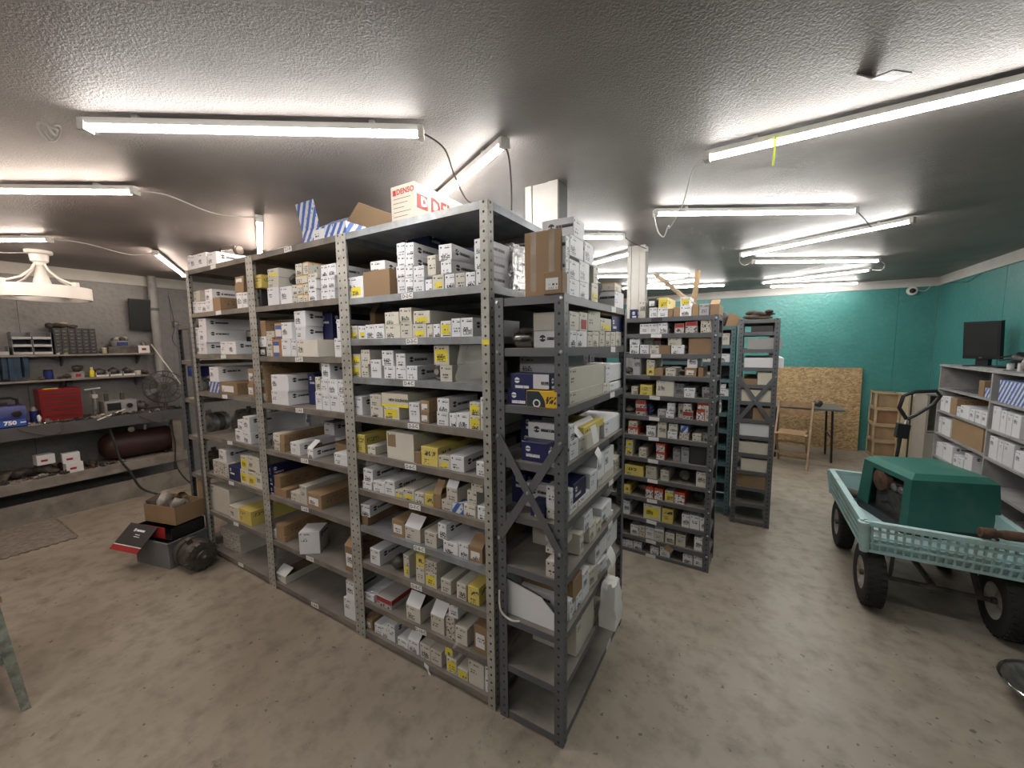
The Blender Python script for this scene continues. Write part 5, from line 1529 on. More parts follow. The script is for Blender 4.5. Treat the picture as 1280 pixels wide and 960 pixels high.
# stool
t = thing('wooden_stool', 'worn green painted wooden stool with splayed legs', 'stool', (-2.21, -1.22, 0), .0)
MB().box(-.13, .13, -.13, .13, .46, .49).build('seat', 'rough_wood', t, smooth=False)
b = MB().box(-.12, .12, -.12, -.10, .40, .459).box(-.12, .12, .10, .12, .40, .459).box(-.12, -.10, -.099, .099, .40, .459).box(.10, .12, -.099, .099, .40, .459)
b.build('apron', 'stool_paint', t, smooth=False)
def legpt(sx, sy, z):
    f = 1 - z / .459
    return Vector((sx * (.10 + .225 * f), sy * (.10 + .035 * f), z))
for sx in (-1, 1):
    for sy in (-1, 1):
        q = MB()
        p0, p1 = legpt(sx, sy, .459), legpt(sx, sy, 0)
        k = q.add([p + Vector((dx * w2, dy * w2, 0)) for p, w2 in ((p0, .022), (p1, .014)) for dx, dy in ((-1, -1), (1, -1), (1, 1), (-1, 1))])
        for f in ((0, 1, 2, 3), (7, 6, 5, 4), (0, 4, 5, 1), (1, 5, 6, 2), (2, 6, 7, 3), (3, 7, 4, 0)):
            q.face([k + i for i in f])
        q.build('leg', 'stool_paint', t, smooth=False)
for sy in (-1, 1):
    MB().bar(legpt(-1, sy, .16), legpt(1, sy, .16), .018, .028).build('rung', 'stool_paint', t, smooth=False)
for sx in (-1, 1):
    MB().bar(legpt(sx, -1, .22), legpt(sx, 1, .22), .018, .028).build('rung', 'stool_paint', t, smooth=False)
# ---------------------------------------------------------------- garden wagon
cx, cy = 1.915, 2.24
t = thing('garden_wagon', 'pale teal plastic garden wagon with four rubber wheels', 'wagon', (cx, cy, 0))
HX, HY, Z0, Z1 = .345, .53, .385, .575
def bedpt(f, side, s):
    """point on a flared side wall: f along the side (-1..1), s height 0..1"""
    k = 1 + .045 * s
    if side == 0: return Vector((f * HX * k, -HY * k, Z0 + (Z1 - Z0) * s))
    if side == 1: return Vector((HX * k, f * HY * k, Z0 + (Z1 - Z0) * s))
    if side == 2: return Vector((-f * HX * k, HY * k, Z0 + (Z1 - Z0) * s))
    return Vector((-HX * k, -f * HY * k, Z0 + (Z1 - Z0) * s))
MB().box(-HX, HX, -HY, HY, Z0, Z0 + .012).build('bed_floor', 'cart_poly', t, smooth=False)
for side in range(4):
    L_ = HX if side in (0, 2) else HY
    nrm = (Vector((0, -1, 0)), Vector((1, 0, 0)), Vector((0, 1, 0)), Vector((-1, 0, 0)))[side]
    up_ = nrm
    rails = MB()
    for s_, th in ((.03, .016), (.30, .012), (.52, .012), (.74, .012), (.965, .028)):
        rails.bar(bedpt(-1, side, s_), bedpt(1, side, s_), th, .020 if s_ < .9 else .036, nrm)
    rails.build('side_rails', 'cart_poly', t, smooth=False)
    n_ = int(2 * L_ / .034)
    pil = MB()
    for i in range(n_ + 1):
        f = -1 + 2 * i / n_
        pil.bar(bedpt(f, side, 0), bedpt(f, side, 1), .011, .014, nrm)
    pil.build('side_slats', 'cart_poly', t, smooth=False)
    # inner half-height skin behind the grid
    sk = MB()
    a, b_, c_, d_ = bedpt(-1, side, .0), bedpt(1, side, .0), bedpt(1, side, .97), bedpt(-1, side, .97)
    off = -nrm * .011
    if side in (0, 3): c_, d_ = bedpt(1, side, .42), bedpt(-1, side, .42)
    k = sk.add([p + off for p in (a, b_, c_, d_)] + [p + off * 1.35 for p in (a, b_, c_, d_)])
    for f in ((0, 1, 2, 3), (7, 6, 5, 4), (0, 4, 5, 1), (1, 5, 6, 2), (2, 6, 7, 3), (3, 7, 4, 0)):
        sk.face([k + i for i in f])
    sk.build('side_skin', 'cart_poly', t, smooth=False)
for sx in (-1, 1):
    for sy in (-1, 1):
        MB().cyl((sx * HX, sy * HY, Z0), (sx * HX * 1.045, sy * HY * 1.045, Z1), .024, .030, 12).build('corner_post', 'cart_poly', t)
for sx in (-1, 1):
    for sy in (-1, 1):
        c0 = Vector((sx * .285, sy * .41, .19))
        M = Matrix.Translation(c0) @ RY90
        w_ = t and MB().lathe([(.10, -.045), (.155, -.052), (.18, -.045), (.19, -.02), (.19, .02), (.18, .045), (.155, .052), (.10, .045)], 32, M, 0, False)
        for i in range(32):
            for z_ in (-.03, .0, .03):
                M2 = M @ Matrix.Rotation(2 * PI * (i + .5 * (z_ == 0)) / 32, 4, 'Z')
                w_.box(.184, .1925, -.010, .010, z_ - .011, z_ + .011, 0, M2)
        tyre = w_.build('tyre', 'rubber', t)
        MB().lathe([(.02, -.03), (.06, -.015), (.085, -.03), (.102, -.043), (.102, .043), (.085, .03), (.06, .015), (.02, .03)], 24, M).build('wheel_rim', 'steel_wheel', tyre)
        MB().cyl(c0 - Vector((.05, 0, 0)), c0 + Vector((.05, 0, 0)), .018, .018, 12).build('hub', 'raw_iron', tyre)
for sy in (-1, 1):
    MB().bar((-.23, sy * .41, .19), (.23, sy * .41, .19), .02, .02).build('axle', 'raw_iron', t, smooth=False)
    for sx in (-1, 1):
        MB().bar((sx * .19, sy * .41, .20), (sx * .16, sy * .33, .385), .018, .025).build('strut', 'raw_iron', t, smooth=False)
MB().bar((0, -.41, .2), (0, .41, .2), .022, .022).build('spine', 'raw_iron', t, smooth=False)
MB().bar((-.16, -.33, .376), (-.16, .40, .376), .02, .018).build('bed_rail', 'raw_iron', t, smooth=False)
MB().bar((.16, -.33, .376), (.16, .40, .376), .02, .018).build('bed_rail', 'raw_iron', t, smooth=False)
h0 = Vector((1.93 - cx, 2.87 - cy, .24))
h1, h2 = Vector((2.0 - cx, 2.95 - cy, .90)), Vector((2.03 - cx, 2.97 - cy, 1.02))
MB().bar((0, .41, .19), h0, .02, .02).build('tow_bar', 'raw_iron', t, smooth=False)
MB().cyl(h0, h1, .012, .012, 10).build('handle_shaft', 'black_plastic', t)
MB().bar(h1 - Vector((.0, 0, .03)), h1 + Vector((.01, 0, .085)), .075, .06, (0, 1, 0)).build('hitch_block', 'black_plastic', t, smooth=False)
MB().cyl(h1, h2, .012, .012, 10).build('neck', 'bolt_steel', t)
g0 = h2
lp = [g0, g0 + Vector((-.05, 0, .09)), g0 + Vector((-.03, 0, .19)), g0 + Vector((.04, .01, .225)), g0 + Vector((.16, .02, .235)), g0 + Vector((.185, .02, .20)), g0 + Vector((.15, .02, .13)), g0 + Vector((.05, 0, .04)), g0]
MB().tube(lp, .014, 8).build('grip_loop', 'black_plastic', t)

# generator under its green hood
t = thing('generator', 'green metal generator housing with open side sitting in the wagon', 'generator', (1.985, 2.345, .397), .30)
gw, gd, gb, gt = .24, .26, .06, .405
MB().box(-gw, gw, -gd, gd, .0, .06).build('base_frame', 'black_plastic', t, smooth=False)
def hood_panel(pts, name, mat, th=.006):
    b = MB()
    p = [Vector(q) for q in pts]
    nrm = (p[1] - p[0]).cross(p[2] - p[1]).normalized() * th
    n_ = len(p)
    k = b.add(p + [q - nrm for q in p])
    b.face(range(k, k + n_)); b.face(list(range(k + n_, k + 2 * n_))[::-1])
    for i in range(n_):
        j = (i + 1) % n_
        b.face((k + j, k + i, k + n_ + i, k + n_ + j))
    return b.build(name, mat, t, smooth=False)
c_ = .035
tw, td = gw * .93, gd * .93          # the hood narrows towards the top
zt = gt - c_
def LO(sx, sy): return (sx * gw, sy * gd, gb)
def MI(sx, sy): return (sx * tw, sy * td, zt)
def HI(sx, sy): return (sx * (tw - c_), sy * (td - c_), gt)
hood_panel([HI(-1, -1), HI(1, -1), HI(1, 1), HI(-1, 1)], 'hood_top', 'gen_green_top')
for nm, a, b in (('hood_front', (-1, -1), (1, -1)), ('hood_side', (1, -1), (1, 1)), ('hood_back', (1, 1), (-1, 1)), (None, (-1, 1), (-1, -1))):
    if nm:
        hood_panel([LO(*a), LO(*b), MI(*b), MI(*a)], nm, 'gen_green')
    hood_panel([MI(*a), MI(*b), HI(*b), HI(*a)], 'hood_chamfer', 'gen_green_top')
def OP(y, f):
    """point on the open side: y along it, f = height fraction"""
    return (-(gw + (tw - gw) * f), y * (1 + (td / gd - 1) * f), gb + (zt - gb) * f)
hood_panel([OP(-gd + .07, 0), OP(-gd, 0), OP(-gd, 1), OP(-gd + .07, 1)], 'hood_jamb', 'gen_green')
hood_panel([OP(gd, 0), OP(gd - .12, 0), OP(gd - .12, 1), OP(gd, 1)], 'hood_jamb', 'gen_green')
hood_panel([OP(gd - .12, .9), OP(-gd + .07, .9), OP(-gd + .07, 1), OP(gd - .12, 1)], 'hood_header', 'gen_green')
MB().box(-.20, .12, -.16, .12, .06, .22).build('engine_block', 'raw_iron', t, smooth=False)
MB().lathe([(.05, 0), (.075, .01), (.075, .05), (.04, .06)], 20, Matrix.Translation((-.17, .06, .27)) @ Matrix.Rotation(-PI / 2, 4, 'Y')).build('recoil_cover', 'rust', t)
for z_ in (.235, .25, .265, .28):
    MB().box(-.19, .05, -.15, .0, z_, z_ + .006).build('cooling_fin', 'raw_iron', t, smooth=False)
MB().tube([(-.19, -.08, .10), (-.20, -.02, .14), (-.195, .06, .11), (-.19, .10, .16)], .009, 8).build('fuel_hose', 'rubber', t)
for (y_, r_) in ((-.03, .028), (-.10, .024)):
    MB().lathe([(r_, 0), (r_ * 1.1, .02), (r_ * .6, .03)], 16, Matrix.Translation((-.17, y_, .25)) @ Matrix.Rotation(-PI / 2, 4, 'Y')).build('carburettor', 'cast_alu', t)
t = thing('exhaust_pipe', 'rusty exhaust muffler resting on the wagon rim', 'muffler', (2.13, 1.715, .617), .12)
C0 = Matrix.Translation((0, 0, .0)) @ RY90
MB().lathe([(.020, -.10), (.026, -.10), (.028, -.04), (.017, -.04), (.017, -.10)], 18, C0).build('outlet', 'rust', t)
MB().lathe([(.017, -.04), (.026, .0), (.026, .12), (.012, .15)], 18, C0).build('muffler_body', 'rust', t)
MB().cyl((-.03, 0, -.025), (-.03, 0, -.045), .008, .006, 8).build('stud', 'rust', t)
tag(MB().box(-.03, .03, -.012, .012, 0, .03).build('white_carton', 'carton_white', None, (1.66, 1.98, .397), (0, 0, .2)), 'small white scrap box in the wagon corner', 'box')
o_ = blob('oily_rag', (1.68, 2.62, .397), .06, 'junk', 500, (1, 1.4, .7), 2, .6)
tag(o_, 'dark oily rag in the wagon corner beside the generator', 'rag')
# leaf-like scrap on the floor under the wagon
o_ = blob('paper_scrap', (1.74, 2.14, 0.0), .022, 'paper', 505, (1.6, 1, .25), 1, .8)
tag(o_, 'crumpled paper scrap on the floor under the wagon', 'paper')
# steel pan
t = thing('steel_pan', 'round steel pan with bright rim on the concrete floor', 'pan', (2.17, 1.25, 0))
MB().lathe([(.0, .004), (.10, .004), (.165, .085), (.185, .10), (.19, .103), (.188, .095), (.172, .08), (.105, 0), (0, 0)], 36).build('bowl', 'cast_alu', t)
MB().lathe([(.185, .098), (.192, .104), (.188, .108), (.18, .102), (.185, .098)], 36).build('rolled_rim', 'chrome', t)

# ---------------------------------------------------------------- grey counter of pigeonholes
KX0, KX1 = 2.75, XR - .003
KY1, KY0 = 4.85, 1.2
t = thing('pigeonhole_counter', 'long grey painted wooden counter of open pigeonholes along the teal wall', 'counter', ((KX0 + KX1) / 2, (KY0 + KY1) / 2, 0))
kx, ky = (KX0 + KX1) / 2, (KY0 + KY1) / 2
def kb(name, x0, x1, y0, y1, z0, z1):
    return MB().box(x0 - kx, x1 - kx, y0 - ky, y1 - ky, z0, z1).build(name, 'counter_grey', t, smooth=False)
kb('worktop', KX0 - .01, KX1, KY0, KY1, 1.365, 1.385)
kb('side_panel', KX0, KX1, KY1 - .02, KY1, 0, 1.365)
kb('side_panel', KX0, KX1, KY0, KY0 + .02, 0, 1.365)
kb('back_panel', KX1 - .01, KX1, KY0 + .02, KY1 - .02, .0, 1.365)
divs = [3.75, 2.70, 1.75]
for y_ in divs:
    kb('divider', KX0, KX1 - .01, y_ - .011, y_ + .011, 0, 1.365)
edges = [KY1 - .02] + divs + [KY0 + .02]
for i in range(len(edges) - 1):
    hi = edges[i] - (.011 if i else 0)
    lo = edges[i + 1] + (.011 if i < len(divs) else 0)
    for z_ in ((1.13, .88, .63, .37, .08) if i == 0 else (1.12, .87, .62, .36, .08)):
        kb('shelf', KX0, KX1 - .01, lo, hi, z_ - .018, z_)
    kb('kickboard', KX0 + .02, KX0 + .035, lo, hi, 0, .062)
# monitor
t = thing('monitor', 'black flat monitor standing on the grey counter', 'monitor', (2.93, 4.48, 1.385), .6)
# local -x faces the viewer
Mt = Matrix.Translation((0, 0, .075)) @ Matrix.Rotation(-.07, 4, 'Y')
MB().box(-.02, .02, -.15, .15, 0, .375, 0, Mt).build('bezel', 'black_plastic', t, smooth=False)
MB().box(-.0215, -.0203, -.134, .134, .03, .357, 0, Mt).build('panel', 'screen', t, smooth=False)
MB().box(-.0225, -.0204, -.012, .012, .010, .018, 0, Mt).build('badge', 'bolt_steel', t, smooth=False)
MB().box(.0205, .05, -.11, .11, .06, .28, 0, Mt).build('rear_shell', 'black_plastic', t, smooth=False)
MB().box(-.005, .04, -.05, .05, .012, .14).build('neck', 'black_plastic', t, smooth=False)
MB().lathe([(.13, 0), (.13, .008), (.05, .014), (.0, .014)], 28).build('foot', 'black_plastic', t)
o_ = blob('cable_bundle', (3.03, 3.98, 1.385), .07, 'black_plastic', 520, (.9, 1.1, 1.0), 2, .5)
tag(o_, 'black tangled power supply beside the monitor', 'adapter')
cord('monitor_cable', [(2.99, 4.32, 1.48), (3.02, 4.22, 1.50), (3.03, 4.1, 1.51), (3.03, 4.02, 1.47)], 'black monitor cable curving to the power supply', 'wire', .007)
cord('monitor_cable', [(2.99, 4.32, 1.45), (3.01, 4.22, 1.465), (3.02, 4.12, 1.455), (3.02, 4.04, 1.43)], 'second black cable below the first behind the monitor', 'wire', .006)
tag(MB().box(-.04, .04, -.26, .26, 0, .012).build('flat_board', 'counter_grey', None, (2.80, 3.93, 1.385), (0, 0, .06), smooth=False), 'pale flat board lying along the counter edge', 'board')
tag(MB().box(-.07, .07, -.13, .13, 0, .014).build('keyboard_tray', 'black_plastic', None, (2.955, 4.22, 1.385), (0, 0, .05), smooth=False), 'black flat keyboard lying behind the board on the counter', 'keyboard')
jar((2.83, 3.70, 1.385), .022, .065, 'bin_white', 'small pale cup on the counter near the board', 'counter_grey', 'cup')
jar((2.87, 3.645, 1.385), .022, .07, 'bin_white', 'second pale cup on the counter beside the first cup', 'counter_grey', 'cup')
o_ = blob('paper_heap', (2.92, 3.50, 1.385), .09, 'junk_light', 530, (1, 1.2, .9), 2, .6)
tag(o_, 'heap of crumpled paper and parts on the counter', 'paper heap')
tag(MB().box(-.11, .11, -.21, .21, 0, .006).build('dark_folder', 'dark_steel', None, (2.90, 4.42, 1.13), (0, 0, .08), smooth=False), 'thin dark folder on the top counter shelf', 'folder')
t = thing('coiled_hose', 'coil of dark hose low on the counter shelf behind the wagon', 'hose', (2.89, 2.90, .36))
for k_ in range(3):
    ring = [(.085 * math.cos(2 * PI * i / 24), .085 * math.sin(2 * PI * i / 24), .014 + k_ * .024) for i in range(25)]
    MB().tube(ring, .012, 8).build('hose_turn', 'wire_brown', t)

# ---------------------------------------------------------------- back corner
t = thing('chipboard_sheet', 'square oriented strand board sheet leaning on the teal wall', 'board', (1.77, 6.30, 0), 0, rot=(-.055, 0, 0))
MB().box(-.61, .61, -.009, .009, 0.001, 1.25).build('sheet', 'osb_board', t, smooth=False)
# folding table
t = thing('folding_table', 'dark topped folding table with black metal legs before the chipboard', 'table', (1.62, 5.62, 0), .0)
MB().box(-.42, .42, -.30, .30, .715, .74).build('tabletop', 'table_top', t, smooth=False)
MB().box(-.424, .424, -.304, .304, .722, .734).build('edge_trim', 'dark_steel', t, smooth=False)
for sx in (-1, 1):
    for sy in (-1, 1):
        MB().cyl((sx * .30, sy * .24, .713), (sx * .30 + sx * .02, sy * .25, 0), .014, .014, 10).build('leg', 'black_plastic', t)
    MB().cyl((sx * .305, -.24, .35), (sx * .305, .24, .35), .009, .009, 8).build('leg_brace', 'black_plastic', t)
o_ = blob('small_clutter', (1.78, 5.55, .74), .05, 'junk', 540, (1.2, 1, .8), 2, .7)
tag(o_, 'small dark object on the folding table', 'clutter')
tag(MB().box(-.10, .10, -.012, .012, 0, .02).build('wood_block', 'rough_wood', None, (1.70, 5.62, .74), (0, 0, .4), smooth=False), 'short wooden strip lying on the folding table', 'wood')
# folding wooden chair
t = thing('folding_chair', 'wooden folding chair with slatted seat before the table', 'chair', (1.46, 5.02, 0), 2.95)
# local +y is the front of the chair
for sx in (-.19, .19):
    MB().bar((sx, .17, 0), (sx, -.20, .84), .022, .035).build('leg', 'oak', t, smooth=False)
    MB().bar((sx * .86, -.22, 0), (sx * .86, .16, .45), .022, .035).build('leg', 'oak', t, smooth=False)
for z_, y_ in ((.80, -.19), (.70, -.145)):
    MB().box(-.18, .18, y_ - .008, y_ + .008, z_ - .04, z_ + .04).build('backrest', 'oak', t, smooth=False)
for i in range(6):
    MB().box(-.15, .15, -.14 + i * .058, -.14 + i * .058 + .05, .44, .456).build('seat_slat', 'oak', t, smooth=False)
for z_, y_ in ((.18, .085), (.32, .03)):
    MB().box(-.178, .178, y_ - .01, y_ + .01, z_ - .014, z_ + .014).build('stretcher', 'oak', t, smooth=False)
MB().box(-.15, .15, -.185, -.165, .05, .08).build('stretcher', 'oak', t, smooth=False)
# wooden crates stacked against the wall
for i in range(4):
    lab = ['lowest wooden crate of the stack in the teal corner', 'second wooden crate up in the corner stack', 'third reddish wooden crate of the corner stack', 'topmost wooden crate of the corner stack'][i]
    t = thing('wooden_crate', lab, 'crate', (2.615, 6.20, i * .232), .03 * (-1) ** i, 'wooden crates stacked in the corner')
    m_ = 'crate_wood_red' if i == 2 else 'crate_wood'
    MB().box(-.105, .115, -.138, .15, .012, .22).build('crate_wall', m_, t, smooth=False)
    for z_ in (0.0, .208):
        MB().box(-.13, .13, -.165, -.151, z_, z_ + .022).build('rail', 'crate_frame', t, smooth=False)
        MB().box(-.131, -.117, -.15, .15, z_, z_ + .022).build('rail', 'crate_frame', t, smooth=False)
    for x_ in (-.13, .108):
        MB().box(x_, x_ + .022, -.164, -.151, .023, .207).build('stile', 'crate_frame', t, smooth=False)
    MB().box(-.131, -.117, -.15, -.128, .023, .207).build('stile', 'crate_frame', t, smooth=False)
    MB().box(-.131, -.117, .128, .15, .023, .207).build('stile', 'crate_frame', t, smooth=False)
# cream cabinet
t = thing('cream_cabinet', 'cream enamel file cabinet beside the wooden crates', 'cabinet', (2.86, 6.05, 0))
MB().box(-.10, .10, -.20, .30, .02, .91).build('cabinet_body', 'cream_enamel', t, smooth=False)
for i in range(3):
    q = MB().box(-.09, .09, -.215, -.2005, .05 + i * .29, .32 + i * .29).build('drawer', 'cream_enamel', t, smooth=False)
    MB().box(-.03, .03, -.228, -.2155, .23 + i * .29, .245 + i * .29).build('handle', 'bolt_steel', q, smooth=False)
MB().box(-.095, .095, -.19, .29, 0, .02).build('plinth', 'dark_steel', t, smooth=False)
# grey glass fronted cabinet and brown box in front
t = thing('glazed_cabinet', 'grey cabinet with dark opening between the cream cabinet and the counter', 'cabinet', (2.93, 5.36, 0))
b = MB().box(-.17, .17, .18, .20, 0, 1.0).box(.15, .17, -.20, .18, 0, 1.0).box(-.17, -.15, -.20, .18, 0, 1.0)
b.build('carcass', 'beige_metal', t, smooth=False)
MB().box(-.18, .185, -.21, .205, 1.0, 1.02).build('cabinet_top', 'counter_grey', t, smooth=False)
MB().box(-.15, .15, -.195, -.185, .05, .55).build('door', 'beige_metal', t, smooth=False)
MB().box(-.15, .15, -.19, .18, .56, .575).build('shelf', 'beige_metal', t, smooth=False)
MB().box(-.09, .02, -.206, -.196, .42, .43).build('handle', 'bolt_steel', t, smooth=False)
cord('pole', [(2.735, 5.58, 0.0), (2.735, 5.58, .5), (2.735, 5.58, .97)], 'thin dark upright rod beside the grey cabinet', 'wire', .009)

